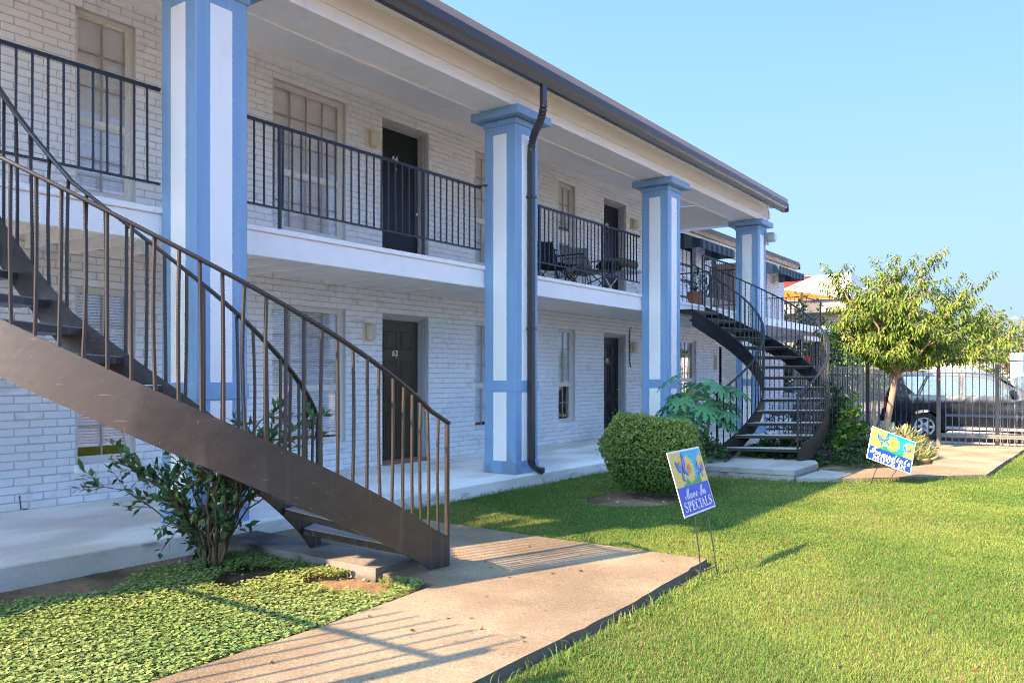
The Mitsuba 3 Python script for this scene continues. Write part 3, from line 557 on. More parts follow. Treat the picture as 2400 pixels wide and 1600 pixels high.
# ------------------------------------------------------------------ yard signs
GLY = json.loads('''{"MoveIn":[[[[486,-1],[510,36],[499,27],[496,32],[511,46],[518,49],[525,48],[528,33],[547,48],[557,49],[563,45],[565,32],[548,5],[557,9],[564,17],[569,14],[555,2],[548,-1],[539,0],[533,10],[536,23],[553,42],[551,44],[543,40],[528,25],[510,-1]]],[[[393,13],[393,21],[398,29],[404,32],[414,32],[419,27],[419,19],[406,14],[406,7],[415,3],[422,3],[433,7],[442,16],[448,28],[434,35],[428,44],[427,56],[433,69],[446,81],[467,92],[494,99],[518,99],[517,96],[504,93],[495,81],[477,37],[483,38],[489,44],[493,54],[493,61],[496,63],[498,54],[493,41],[485,34],[473,31],[467,20],[458,11],[438,1],[413,-1],[400,4]],[[441,43],[445,35],[451,34],[470,70],[492,93],[479,90],[459,78],[446,63],[441,51]]],[[[280,11],[280,21],[283,27],[297,41],[315,49],[325,49],[333,44],[334,34],[327,26],[315,20],[301,17],[297,8],[300,4],[310,5],[332,18],[334,14],[324,6],[311,0],[296,-1],[286,3]],[[310,36],[303,20],[308,21],[320,30],[323,36],[322,44],[317,43]]],[[[210,9],[211,18],[222,35],[219,36],[214,30],[211,33],[226,47],[236,49],[240,43],[239,32],[225,8],[227,4],[237,5],[248,13],[244,21],[244,30],[251,44],[258,49],[264,49],[268,46],[269,33],[260,18],[263,17],[270,23],[272,19],[269,16],[253,12],[243,3],[233,-1],[218,0],[212,4]],[[250,22],[252,17],[258,21],[263,32],[262,38],[256,37],[251,32]]],[[[-6,9],[-6,19],[-3,25],[4,30],[15,30],[19,26],[19,19],[5,13],[3,8],[8,3],[13,3],[22,8],[65,71],[92,99],[99,99],[98,89],[76,42],[71,25],[94,61],[110,81],[127,97],[136,99],[137,95],[122,64],[101,6],[104,5],[115,11],[150,43],[169,49],[179,49],[187,45],[190,39],[190,29],[182,16],[190,20],[193,17],[184,9],[170,6],[160,0],[146,-1],[139,2],[134,8],[133,21],[110,2],[102,-1],[92,0],[87,5],[85,13],[87,26],[114,77],[92,50],[64,0],[56,-1],[52,3],[50,21],[57,41],[73,72],[53,47],[34,15],[22,2],[5,-1],[0,1]],[[153,5],[161,6],[163,14],[171,17],[177,25],[181,36],[179,44],[172,42],[160,28],[152,11]],[[115,80],[117,78],[117,80]],[[72,24],[70,24],[71,23]]]],"SPECIALS":[[[[688,39],[693,39],[699,20],[709,9],[720,5],[729,5],[741,11],[744,18],[742,32],[735,38],[711,49],[695,62],[690,74],[690,87],[696,101],[706,109],[716,112],[729,112],[751,107],[754,112],[759,112],[759,77],[754,78],[749,92],[740,102],[728,107],[720,107],[712,104],[707,97],[707,92],[708,84],[715,77],[749,61],[760,50],[764,30],[758,13],[749,5],[737,0],[716,-1],[696,4],[693,-1],[688,-1]]],[[[580,5],[591,7],[594,16],[594,93],[592,100],[589,103],[580,104],[580,108],[636,108],[636,104],[623,102],[619,92],[620,12],[626,7],[639,7],[655,11],[666,21],[673,37],[678,37],[672,0],[580,0]]],[[[413,0],[413,4],[423,6],[428,14],[428,96],[424,103],[413,104],[413,108],[468,108],[468,104],[458,103],[454,98],[454,12],[457,7],[470,4],[476,5],[480,9],[485,19],[522,111],[525,111],[528,106],[569,8],[578,4],[578,0],[527,0],[527,4],[539,8],[539,14],[533,30],[497,31],[490,15],[490,9],[493,5],[502,4],[502,0]],[[500,39],[529,38],[514,74],[512,72]]],[[[306,38],[304,62],[308,79],[317,94],[327,103],[352,112],[372,111],[388,105],[393,105],[398,112],[402,112],[402,75],[397,76],[393,87],[382,100],[370,106],[357,107],[345,102],[340,96],[333,73],[333,39],[341,17],[351,9],[369,7],[386,13],[401,26],[404,21],[388,6],[367,-1],[345,0],[330,6],[312,24]]],[[[196,0],[196,4],[207,6],[211,14],[211,93],[209,100],[197,104],[197,108],[288,108],[288,76],[284,76],[280,91],[270,99],[257,102],[242,102],[237,99],[237,59],[253,62],[259,70],[261,81],[265,82],[265,28],[261,28],[259,42],[253,50],[237,53],[237,11],[243,7],[270,10],[283,19],[291,34],[295,34],[289,0]]],[[[97,0],[97,4],[106,5],[109,8],[111,15],[111,93],[108,101],[97,103],[97,108],[157,108],[170,106],[180,101],[186,95],[190,86],[190,71],[185,61],[178,55],[166,50],[136,48],[137,11],[142,5],[151,4],[151,0]],[[137,100],[136,55],[152,56],[159,61],[162,69],[163,81],[160,95],[149,102],[140,102]]],[[[10,39],[15,39],[21,20],[31,9],[42,5],[51,5],[63,11],[66,18],[64,32],[57,38],[33,49],[17,62],[12,74],[12,87],[18,101],[28,109],[38,112],[51,112],[73,107],[76,112],[81,112],[81,77],[76,78],[71,92],[62,102],[50,107],[42,107],[34,104],[29,97],[29,92],[30,84],[37,77],[71,61],[82,50],[86,30],[80,13],[71,5],[59,0],[38,-1],[18,4],[15,-1],[10,-1]]]],"Immediate":[[[[734,11],[734,21],[737,27],[751,41],[769,49],[779,49],[787,44],[788,34],[781,26],[769,20],[755,17],[751,8],[754,4],[764,5],[786,18],[788,14],[778,6],[765,0],[750,-1],[740,3]],[[764,36],[757,20],[762,21],[774,30],[777,36],[776,44],[771,43]]],[[[669,7],[670,17],[677,30],[675,31],[671,27],[669,31],[687,49],[709,87],[712,90],[731,90],[721,72],[722,70],[730,70],[729,65],[715,64],[694,28],[685,5],[693,7],[705,18],[708,14],[695,3],[685,-1],[674,0]]],[[[579,19],[587,33],[607,47],[624,49],[631,44],[634,49],[652,49],[633,12],[633,8],[639,9],[649,18],[652,14],[632,0],[622,-1],[616,3],[614,8],[603,0],[587,0],[580,6]],[[595,6],[601,3],[615,15],[627,35],[626,44],[621,45],[616,43],[608,35],[596,15]]],[[[556,69],[560,73],[569,74],[573,71],[574,65],[571,60],[560,58],[556,62]]],[[[528,7],[529,15],[537,30],[535,31],[531,27],[529,31],[540,43],[546,49],[568,49],[545,5],[553,8],[563,18],[566,14],[554,3],[545,-1],[533,0]]],[[[427,9],[429,25],[440,38],[453,46],[463,49],[473,49],[482,44],[506,90],[508,92],[527,93],[480,7],[486,6],[500,18],[502,14],[496,8],[481,-1],[470,0],[464,9],[452,0],[439,-1],[432,2]],[[444,5],[450,3],[463,13],[476,34],[477,41],[475,45],[465,42],[455,31],[445,16]]],[[[360,11],[360,21],[363,27],[377,41],[395,49],[405,49],[413,44],[414,34],[407,26],[395,20],[381,17],[377,8],[380,4],[390,5],[412,18],[414,14],[404,6],[391,0],[376,-1],[366,3]],[[390,36],[383,20],[388,21],[400,30],[403,36],[402,44],[397,43]]],[[[229,0],[253,38],[250,38],[242,29],[238,32],[258,49],[267,50],[270,47],[271,35],[281,44],[293,50],[299,50],[303,47],[305,35],[315,44],[327,50],[337,49],[342,43],[341,29],[327,6],[333,8],[344,19],[348,15],[330,1],[318,1],[312,10],[314,23],[328,40],[329,44],[327,45],[315,36],[289,0],[266,0],[266,2],[285,28],[291,44],[285,42],[277,34],[253,0]]],[[[101,0],[125,38],[122,38],[114,29],[110,32],[130,49],[139,50],[142,47],[143,35],[153,44],[165,50],[171,50],[175,47],[177,35],[187,44],[199,50],[209,49],[214,43],[213,29],[199,6],[205,8],[216,19],[220,15],[202,1],[190,1],[184,10],[186,23],[200,40],[201,44],[199,45],[187,36],[161,0],[138,0],[138,2],[157,28],[163,44],[157,42],[149,34],[125,0]]],[[[8,13],[8,21],[13,29],[19,32],[29,32],[34,27],[34,19],[21,14],[21,7],[30,3],[37,3],[48,7],[57,16],[63,28],[49,35],[43,44],[42,56],[48,69],[61,81],[82,92],[109,99],[133,99],[132,96],[119,93],[110,81],[92,37],[98,38],[104,44],[108,54],[108,61],[111,63],[113,54],[108,41],[100,34],[88,31],[82,20],[73,11],[53,1],[28,-1],[15,4]],[[56,43],[60,35],[66,34],[85,70],[107,93],[94,90],[74,78],[61,63],[56,51]]]],"MOVEIN":[[[[591,0],[591,4],[602,6],[605,13],[605,92],[596,103],[591,104],[591,108],[625,108],[679,42],[680,96],[677,102],[666,104],[666,108],[701,108],[701,104],[692,103],[689,100],[687,90],[687,-2],[681,-1],[613,81],[613,11],[617,5],[627,4],[627,0]]],[[[528,0],[528,4],[538,6],[543,14],[543,96],[539,103],[528,104],[528,108],[583,108],[583,104],[573,103],[569,98],[569,12],[572,7],[584,4],[584,0]]],[[[273,104],[273,108],[326,108],[326,104],[314,102],[312,96],[338,36],[360,92],[360,101],[347,104],[347,108],[473,108],[473,76],[469,76],[465,91],[455,99],[442,102],[427,102],[422,99],[422,59],[438,62],[444,70],[446,81],[450,82],[450,28],[446,28],[444,42],[438,50],[422,53],[422,11],[428,7],[455,10],[468,19],[476,34],[480,34],[474,0],[381,0],[381,4],[392,6],[396,14],[396,93],[392,102],[381,104],[373,102],[370,98],[332,-1],[326,-3],[286,93],[281,101]]],[[[158,45],[158,66],[164,84],[180,102],[200,111],[222,112],[243,105],[261,88],[269,68],[269,43],[262,25],[247,9],[227,0],[205,-1],[183,7],[167,22]],[[187,40],[190,23],[197,11],[202,7],[210,4],[218,4],[228,8],[234,15],[241,40],[241,70],[236,91],[225,104],[217,107],[209,107],[202,105],[194,98],[186,72]]],[[[3,0],[3,4],[14,6],[18,14],[18,95],[15,102],[4,104],[4,108],[45,107],[75,36],[106,107],[147,108],[147,104],[136,101],[133,91],[134,11],[138,5],[147,4],[147,0],[94,0],[94,4],[105,6],[108,12],[107,90],[69,0],[64,0],[62,4],[25,89],[25,15],[29,6],[40,4],[40,0]]]]}''')
for nme, c in (('blue', (.012, .045, .40)), ('sky', (.008, .34, .52)), ('yellow', (.66, .46, .07)), ('yellow_dark', (.50, .30, .02)), ('green', (.015, .24, .05)), ('orange', (.55, .15, .02)), ('wing', (.012, .08, .40)), ('wing_light', (.04, .20, .52)), ('black', (.02, .02, .03)), ('board', (.66, .66, .68))):
    M('sign_' + nme, pr(c, .35, .45))
def flower(cx, cy, r, n, seed, sq=1.0):
    q = np.random.default_rng(seed); a = np.arange(n * 2) * PI / n
    rr = np.where(np.arange(n * 2) % 2 == 0, r * (1 + .10 * q.normal(size=n * 2).clip(-1, 1)), r * .80)
    return np.c_[cx + rr * np.cos(a) * sq, cy + rr * np.sin(a)]
def yard_sign(label, feet, base_dir, up_dir, z_board, words, pale):
    """a corrugated plastic sign, 0.61 x 0.457, on two wire stakes; base_dir its horizontal edge, up_dir its other edge"""
    from shapely.geometry import Polygon, box as sbox
    s = thing('yard_sign', label, 'sign', 'yard signs on wire stakes')
    B, U = unit(np.array(base_dir, float)), unit(np.array(up_dir, float)); Nn = np.cross(B, U); w, h = .61, .457
    O = np.array(z_board, float)                      # lower left corner of the board
    def place(v): return O + v[:, :1] * B + v[:, 1:2] * U + v[:, 2:] * Nn
    def lay(key, polys, k, mat, clip=True):
        m = MB(); fr = sbox(.012, .012, w - .012, h - .012)
        for p in polys:
            g = Polygon(np.asarray(p[0]), [np.asarray(r) for r in p[1:]]).buffer(.0006 if key == 'lettering' and pale else 0)
            if clip: g = g.intersection(fr)
            for q in getattr(g, 'geoms', [g]):
                if q.geom_type != 'Polygon' or q.area < 1e-7: continue
                v, f = prism(np.array(q.exterior.coords)[:-1], .0021 + k * .0006, .0021 + k * .0006 + .0004, [np.array(r.coords)[:-1] for r in q.interiors]); m.add(place(v), f)
        if m.n: put(s + '__' + key, m, mat)
    v, f = cbox(0, w, 0, h, -.002, .002, .0008); put(s + '__board', (place(v), f), 'mat_sign_board')
    R = lambda x0, y0, x1, y1: [np.array([(x0, y0), (x1, y0), (x1, y1), (x0, y1)])]
    yb = .20 if not pale else .19
    lay('sky_print', [R(.012, yb, w - .012, h - .012)], 0, 'mat_sign_sky')
    lay('word_band', [R(.012, .012, w - .012, yb)], 0.1, 'mat_sign_blue')
    q = np.random.default_rng(3); gx = np.linspace(.012, w - .012, 60)
    lay('grass_print', [[np.array([(x, yb + .001) for x in gx] + [(x, yb + .02 + .045 * q.random()) for x in gx[::-1]])]], 1, 'mat_sign_green')
    fl = [(.095, .345, .165, 19), (.305, .315, .108, 20), (.55, .315, .10, 18), (.07, .215, .08, 14), (.54, .20, .085, 14)]
    clipb = lambda P: [np.c_[P[:, 0], np.maximum(P[:, 1], yb + .002)]]
    for i, (x, y, r, n) in enumerate(fl):
        lay('flower', [clipb(flower(x, y, r, n, i))], 2 + i * .5, 'mat_sign_yellow')
        if i < 3:
            for rr, mt, kk in ((.034, 'mat_sign_orange', 5.5), (.022, 'mat_sign_yellow_dark', 6), (.007, 'mat_sign_black', 6.5)):
                a = np.linspace(0, 2 * PI, 24)[:-1]; lay('flower_heart', [[np.c_[x + .06 * (i == 0) + .0 + rr * np.cos(a), y + .0 + rr * np.sin(a)]]], kk, mt)
    for (x, y, k, t) in ((.19, .315, 1.0, .35), (.50, .285, .62, -.3)):
        wing = np.array([(.005, .0), (.03, .05), (.075, .105), (.085, .07), (.078, .02), (.04, -.004)]); low = np.array([(.004, -.004), (.045, -.012), (.062, -.05), (.05, -.07), (.02, -.035)])
        c, s_ = math.cos(t), math.sin(t); Rm = np.array([[c, -s_], [s_, c]])
        P_ = lambda a, sx: (a * [sx * k, k]) @ Rm.T + [x, y]
        lay('butterfly', [clipb(P_(a, sx)) for sx in (-1, 1) for a in (wing, low)], 7, 'mat_sign_wing')
        lay('butterfly_vein', [clipb(P_(a * .62 + a.mean(0) * .30, sx)) for sx in (-1, 1) for a in (wing, low)], 7.6, 'mat_sign_wing_light')
        lay('butterfly_body', [clipb(P_(np.array([(-.004, .025), (.004, .025), (.005, -.03), (-.005, -.03)]), 1))], 8.2, 'mat_sign_black')
    for key, x0, x1, y0, hh, sx in words:
        g = GLY[key]; a = np.concatenate([np.array(r, float) for p in g for r in p]); lo, hi = a.min(0), a.max(0); kx = (x1 - x0) / (hi[0] - lo[0]); ky = hh / (hi[1] - lo[1])
        lay('lettering', [[(np.array(r, float) - lo) * [kx, ky] + [x0, y0] for r in p] for p in g], 3, 'mat_sign_board')
    m = MB()
    for i, ft in enumerate(feet):
        ft = np.array(ft, float); top = O + B * (.305 + (-.12, .12)[i]) + U * .16 - Nn * .001
        kne = O + B * (.305 + (-.12, .12)[i]) + U * -.012
        put(s + '__stake', MB().tube([ft - [0, 0, .06], ft * .5 + kne * .5, kne, O + B * (.305 + (-.12, .12)[i]) + U * .002], .0042, 6), 'mat_black_steel')
    f0, f1 = (np.array(f_, float) for f_ in feet); k0, k1 = (O + B * (.305 + e) + U * -.012 for e in (-.12, .12))
    for tt in (.12, .97): put(s + '__cross_wire', MB().tube([f0 * (1 - tt) + k0 * tt, f1 * (1 - tt) + k1 * tt], .004, 6), 'mat_black_steel')
    return s
def cam(r, d): return np.array([d * math.cos(TH) + r * math.sin(TH), d * math.sin(TH) - r * math.cos(TH)])
a1 = math.radians(33.5); b1 = np.array([*cam(math.sin(a1), math.cos(a1)), 0.0]); n1 = np.array([*cam(-math.cos(a1), math.sin(a1)), 0.0])
o1 = np.array([*cam(1.169, 5.51), .2885])
yard_sign('yard sign reading Move In Specials with sunflowers and butterflies, standing by the path corner', [(*cam(1.31, 5.60), LAWN), (*cam(1.468, 5.79), LAWN)], b1, n1 * .30 + np.array([0, 0, 1.0]), o1,
          [('MoveIn', .10, .50, .112, .075, 0), ('SPECIALS', .05, .565, .030, .070, 0)], False)
a2 = math.radians(80); b2 = np.array([*cam(1.0, .0), 0.0]); roll = math.radians(-20.5)
bb = b2 * math.cos(roll) + np.array([0, 0, math.sin(roll)]); uu = -b2 * math.sin(roll) + np.array([0, 0, math.cos(roll)]) + np.array([*cam(0, 1), 0]) * .38
uu = uu - bb * (uu @ bb)
o2 = np.array([*cam(4.565, 10.48), .204])
yard_sign('small landscape yard sign reading Immediate Move In, tilted clockwise beside the far tan path', [(*cam(4.67, 10.58), LAWN + .06), (*cam(4.90, 10.58), LAWN + .06)], bb, uu, o2,
          [('Immediate', .03, .58, .092, .092, 0), ('MOVEIN', .075, .53, .022, .062, 0)], True)

# ------------------------------------------------------------------ iron fences
def fence(name, label, p, q, zg, ztop, rails, sp, posts, pick=.016, group=None, mat='mat_fence_steel', ptop=None, cat='fence'):
    s = thing(name, label, cat, group); p, q = np.array(p, float), np.array(q, float); d = q - p; L = np.linalg.norm(d); d /= L
    up = (-d[1], d[0], 0)
    for z in rails: put(s + '__rail', MB().bar((*p, z), (*q, z), .03, .03), mat)
    base = mikit.ply(trimesh.Trimesh(*MB().bar((0, 0, zg + .04), (0, 0, ztop), pick, pick, up=up).get(), process=False), mat)
    n = int(L / sp)
    for i in range(n + 1):
        sx = (i + .5) * sp
        if sx > L or any(abs(sx - a) < .04 for a in posts): continue
        x, y = p + d * sx + np.array([up[0], up[1]]) * .0
        put(s + '__picket', base, mat, to_world=T().translate([float(x), float(y), float(rng.normal() * .006)]))
    for a in posts:
        x, y = p + d * a; put(s + '__post', MB().box(x - .035, x + .035, y - .035, y + .035, zg - .1, (ptop or ztop) + .03, .004), mat)
    return s
fence('iron_fence', 'black iron picket fence behind the peach tree', (18.42, 2.74), (18.42, 6.5), -.16, 1.95, (.06, 1.80), .105, (1.22, 3.7))
M('gate_steel', pr((.17, .145, .115), .5, .4))  # fence iron in a lighter tan, sunlight put into the colour
gt = fence('iron_gate', 'sunlit iron driveway gate in front of the dark vehicle', (18.30, -1.6), (18.30, 2.62), -.14, 1.72, (.06, .10, 1.55), .118, (.02, 2.58, 4.20), ptop=1.72, cat='gate', pick=.014, mat='mat_gate_steel')
fence('iron_fence', 'taller iron fence panel at the right edge of the view', (18.55, -1.5), (18.55, 1.62), -.14, 1.99, (1.78,), .118, (3.1, 1.45), ptop=2.0, pick=.014, mat='mat_gate_steel')
fence('iron_fence', 'long iron fence running away along the parking lot behind the far staircase', (20.5, 6.15), (36, 6.15), -.45, 1.55, (.0, 1.35), .20, (.1, 3, 6, 9, 12, 15), pick=.024, mat='mat_fence_wood')
fence('iron_fence', 'iron fence standing beside the near lawn left of the view', (.50, 3.36), (.50, 6.4), -.16, 1.80, (1.50,), .14, (.03,), pick=.017, ptop=1.62)
fence('iron_gate', 'narrow iron gate standing beside the tan path left of the view', (.50, 2.10), (.50, 3.02), -.10, 1.62, (1.56, .2), .14, (.9,), pick=.017, ptop=1.62, cat='gate')

# ------------------------------------------------------------------ the second building, set back beyond the first
W2 = 8.70
B2 = thing('apartment_building', 'white brick building set back beyond the end of the blue columned one, with dark awnings', 'building')
def brick2(p, n, uv):
    r = dr.floor(p.z / .0765); off = dr.select(r - 2 * dr.floor(r / 2) > .5, .127, 0.0)
    u = (p.x + p.y + off) / .254; cz = p.z / .0765 - r; cu = u - dr.floor(u)
    joint = dr.minimum(dr.minimum(cz, 1 - cz) * .0765, dr.minimum(cu, 1 - cu) * .254)
    return mix((.40, .36, .32), mix((.66, .66, .67), (.78, .78, .78), cell_rand(dr.floor(u), r, 3)), smoothstep(.003, .008, joint))
M('brick_far', pr(proc(brick2), .6, .3))
m = MB()
for xa, xb, za, zb in ((18.3, 19.45, 0, 5.25), (20.5, 22.1, 0, 2.66), (19.45, 20.5, 2.2, 2.69), (19.45, 20.5, 0, .45), (20.50, 21.0, 2.66, 5.25), (19.45, 20.5, 4.75, 5.25), (26.2, 28.0, 0, 5.25), (25.75, 26.2, 0, 2.1), (21.0, 26.2, 4.75, 5.25)):
    m.box(xa, xb, W2, W2 + .2, za - .4 * (za == 0), zb)
m.box(28.0 - .2, 28.0, W2 + .203, 17, -.4, 5.25).box(22.1, 22.3, W2 + .203, 10.4, -.4, 2.66)
w2 = put(B2 + '__wall', m, 'mat_brick_far')
put(B2 + '__recess', MB().box(21.0, 26.2, 10.4, 10.6, -.4, 5.25), M('recess', pr((.30, .30, .30), .8)))
window(19.45, 20.5, .45, 2.2, 4, .5, True, parent=B2, y=W2)
dw = put(B2 + '__door', MB().box(19.5, 20.45, W2 + .1, W2 + .14, Z2, 4.74), 'mat_door_black')
for k in range(3):
    for j in range(4): put(dw + '__pane', MB().box(19.62 + k * .25, 19.82 + k * .25, W2 + .095, W2 + .099, 2.95 + j * .42, 3.30 + j * .42), 'mat_blind')
put(B2 + '__door', MB().box(21.5, 22.45, W2 + .35, W2 + .39, Z2, 4.72, .005), 'mat_white', label='white door leaf standing open')
put(B2 + '__door', MB().box(23.7, 24.6, 10.33, 10.37, Z2, 4.70), 'mat_door_black')
put(B2 + '__pillar', MB().box(21.0, 21.35, W2 - .02, W2 + .18, Z2, 4.745), 'mat_cream')
gd = put(B2 + '__security_door', MB().box(22.55, 22.60, W2 + .5, W2 + .55, 0, 2.15).box(23.55, 23.60, W2 + .5, W2 + .55, 0, 2.15).box(22.6, 23.55, W2 + .5, W2 + .55, 2.1, 2.15).box(22.6, 23.55, W2 + .5, W2 + .55, .02, .07).box(22.6, 23.55, W2 + .505, W2 + .545, 1.0, 1.06), 'mat_fence_steel')
for i in range(11): put(gd + '__bar', MB().box(22.66 + i * .08, 22.685 + i * .08, W2 + .515, W2 + .54, .07, 2.1), 'mat_fence_steel')
put(gd + '__leaf', MB().box(22.55, 23.6, W2 + .62, W2 + .66, 0, 2.15), 'mat_door_black')
put(B2 + '__step', MB().box(18.95, 25.2, 7.35, W2 - .003, -.5, -.02, .012), 'mat_concrete')
put(B2 + '__floor', MB().box(18.25, 26.2, FY + .052, 10.4, 2.50, Z2 - .01, .004), 'mat_white')
put(B2 + '__meter_box', MB().box(21.75, 21.9, W2 - .08, W2 - .001, 1.45, 1.85, .01), 'mat_lamp_beige')
put(B2 + '__wall_lamp', MB().box(26.75, 26.9, W2 - .1, W2 - .001, 4.3, 4.55, .02), 'mat_lamp_beige')
# its own balcony
bx0, bx1, by = 25.42, 27.5, 7.33
put(B2 + '__balcony', MB().box(bx0, bx1, by, W2 - .003, 2.38, 2.64, .004).box(bx0 - .02, bx1 + .02, by - .02, W2 - .003, 2.641, Z2, .004), 'mat_white')
for x in (bx0 + .06, bx1 - .06): put(B2 + '__balcony_post', MB().box(x - .06, x + .06, by + .05, by + .17, -.45, 2.379), 'mat_fence_steel')
railing(B2, (bx0 + .02, W2 - .02), (bx0 + .02, by + .02), 3.70, 2.82, .12, Z2, (1.33,), 'mat_black_steel')
railing(B2, (bx0 + .03, by + .01), (bx1 - .02, by + .01), 3.70, 2.82, .12, Z2, (2.0,), 'mat_black_steel')
# eaves
put(B2 + '__fascia_board', MB().box(18.3, 28.05, 8.32, 8.36, 4.78, 4.99, .003), 'mat_white')
put(B2 + '__eave_soffit', MB().box(18.3, 28.05, 8.361, W2 + .2, 4.95, 4.99), 'mat_cream')
gutter(B2, 18.3, 28.05, 8.31, 5.05)
rf2 = roof_slab(B2, 18.16, 28.12, 8.22, 13.5, 5.11, .33)
def awning(x0, x1, y0, zt, zb, mat):
    yw = W2 - .003; n = int(round((x1 - x0) / .16)); a = put(B2 + '__awning', MB().bar((x0, y0 + .01, zb), (x1, y0 + .01, zb), .02, .02), 'mat_fence_steel')
    for i in range(n):
        xa, xb = x0 + (x1 - x0) * i / n, x0 + (x1 - x0) * (i + 1) / n
        v = np.array([[xa, yw, zt], [xb, yw, zt], [xb, y0, zb], [xa, y0, zb], [xa, y0 - .004, zb - .2], [(xa + xb) / 2, y0 - .004, zb - .225], [xb, y0 - .004, zb - .2]])
        put(a + '__stripe', (v, np.array([[0, 2, 1], [0, 3, 2], [3, 5, 2], [3, 4, 5], [2, 5, 6]])), mat[i % 2])
    for x in (x0, x1):
        for k in range(4):
            ya, yb = yw + (y0 - yw) * k / 4, yw + (y0 - yw) * (k + 1) / 4; za, zb_ = zt + (zb - zt) * k / 4, zt + (zb - zt) * (k + 1) / 4
            put(a + '__side_stripe', (np.array([[x, ya, za], [x, yb, zb_], [x, yb, zb - .2], [x, ya, zb - .2]]), np.array([[0, 1, 2], [0, 2, 3]])), mat[(k + 1) % 2])
M('awning_a', two({'type': 'diffuse', 'reflectance': rgb(.045, .075, .085)})); M('awning_b', two({'type': 'diffuse', 'reflectance': rgb(.13, .15, .165)}))
awning(18.75, 21.05, 7.85, 4.94, 4.60, ('mat_awning_a', 'mat_awning_b'))
awning(24.8, 27.4, 7.85, 4.94, 4.60, ('mat_awning_a', 'mat_awning_b'))

# ------------------------------------------------------------------ things on the balconies and walkways
FAB = {}
def fabric(n, c): return M('fabric_' + n, pr(c, .85, .2))
def camp_chair(name, label, x, y, z, rz, cloth, cat='chair', group=None, w=.62):
    s = thing(name, label, cat, group); c, sn = math.cos(rz), math.sin(rz)
    G = lambda p: np.array([x + p[0] * c - p[1] * sn, y + p[0] * sn + p[1] * c, z + p[2]])
    h = w / 2
    def sheet(key, A, B_, C, D, sag=.05, n=6):
        u, v = np.meshgrid(np.linspace(0, 1, n), np.linspace(0, 1, n), indexing='ij'); A, B_, C, D = map(np.array, (A, B_, C, D))
        p = (1 - u)[..., None] * (1 - v)[..., None] * A + u[..., None] * (1 - v)[..., None] * B_ + u[..., None] * v[..., None] * C + (1 - u)[..., None] * v[..., None] * D
        p = p - np.array([.4, 0, 1.0]) * (sag * 4 * u * (1 - u) * (.3 + .7 * np.sin(PI * np.clip(v, .05, .95))))[..., None]
        q = np.array([G(t) for t in p.reshape(-1, 3)]); i, j = np.meshgrid(np.arange(n - 1), np.arange(n - 1), indexing='ij'); a = (i * n + j).ravel()
        f = np.stack([a, a + n, a + n + 1, a + 1], 1); put(s + '__' + key, MB().add(q, f), cloth, smooth=True)
    sheet('seat', (.27, -h, .46), (.27, h, .46), (-.25, h * .9, .40), (-.25, -h * .9, .40), .07)
    sheet('backrest', (-.25, -h * .9, .42), (-.25, h * .9, .42), (-.47, h * .95, .93), (-.47, -h * .95, .93), .05)
    for sy in (-1, 1):
        for a, b in (((.30, sy * h, .02), (-.24, sy * h * .9, .40)), ((-.36, sy * h, .02), (.27, sy * h, .46)), ((-.25, sy * h * .9, .02), (-.47, sy * h * .95, .93)), ((.30, sy * h, .02), (.28, sy * h, .62))):
            put(s + '__frame_tube', MB().tube([G(a), G(b)], .011, 6), 'mat_black_steel')
        put(s + '__armrest', MB().bar(G((.32, sy * h, .63)), G((-.36, sy * h, .66)), .07, .015), cloth)
    for a, b in (((.30, -h, .03), (.30, h, .03)), ((-.3, -h, .03), (.28, h, .4)), ((-.3, h, .03), (.28, -h, .4))): put(s + '__frame_tube', MB().tube([G(a), G(b)], .010, 6), 'mat_black_steel')
    return s
fabric('navy', (.012, .02, .03)); fabric('grey', (.20, .19, .19)); fabric('pale', (.45, .46, .48)); fabric('camo', (.16, .15, .11))
camp_chair('folding_chair', 'black folding camp chair on the upper balcony, nearest the downspout', 11.62, 7.42, Z2, -1.85, 'mat_fabric_navy', group=None)
camp_chair('folding_chair', 'grey folding camp chair on the upper balcony beside the black one', 12.55, 7.35, Z2, -1.95, 'mat_fabric_grey', group=None)
st = thing('folding_stool', 'camouflage cushion topped folding stool with white crossed legs by the upper door', 'stool')
put(st + '__seat', MB().box(13.25, 13.95, 7.0, 7.6, Z2 + .50, Z2 + .56, .02), 'mat_fabric_pale')
put(st + '__cushion', MB().box(13.20, 13.88, 7.02, 7.55, Z2 + .562, Z2 + .74, .06), 'mat_fabric_camo')
put(st + '__cushion', MB().box(13.0, 13.5, 7.05, 7.5, Z2 + .50, Z2 + .66, .06), 'mat_fabric_navy')
for y in (7.05, 7.55):
    for a, b in ((13.38, 14.06), (14.02, 13.34)): put(st + '__leg', MB().tube([(a, y, Z2 + .50), (b, y, Z2 + .01)], .013, 6), 'mat_number_white')
put(uniq('window_notice'), MB().box(12.92, 13.34, W + .075, W + .0785, 3.80, 4.02), 'mat_number_white', label='white paper notice taped to the upper window behind the camp chairs', cat='notice')
for i, (x, y, r, col) in enumerate(((19.7, 6.35, 2.5, 'pale'), (20.5, 6.0, 2.2, 'grey'))):
    camp_chair('folding_chair', ('pale folding chair', 'grey folding chair')[i] + ' seen between the treads of the far stair' + ('', ', right of the pale one')[i], x, y, -.06, r, 'mat_fabric_' + col)
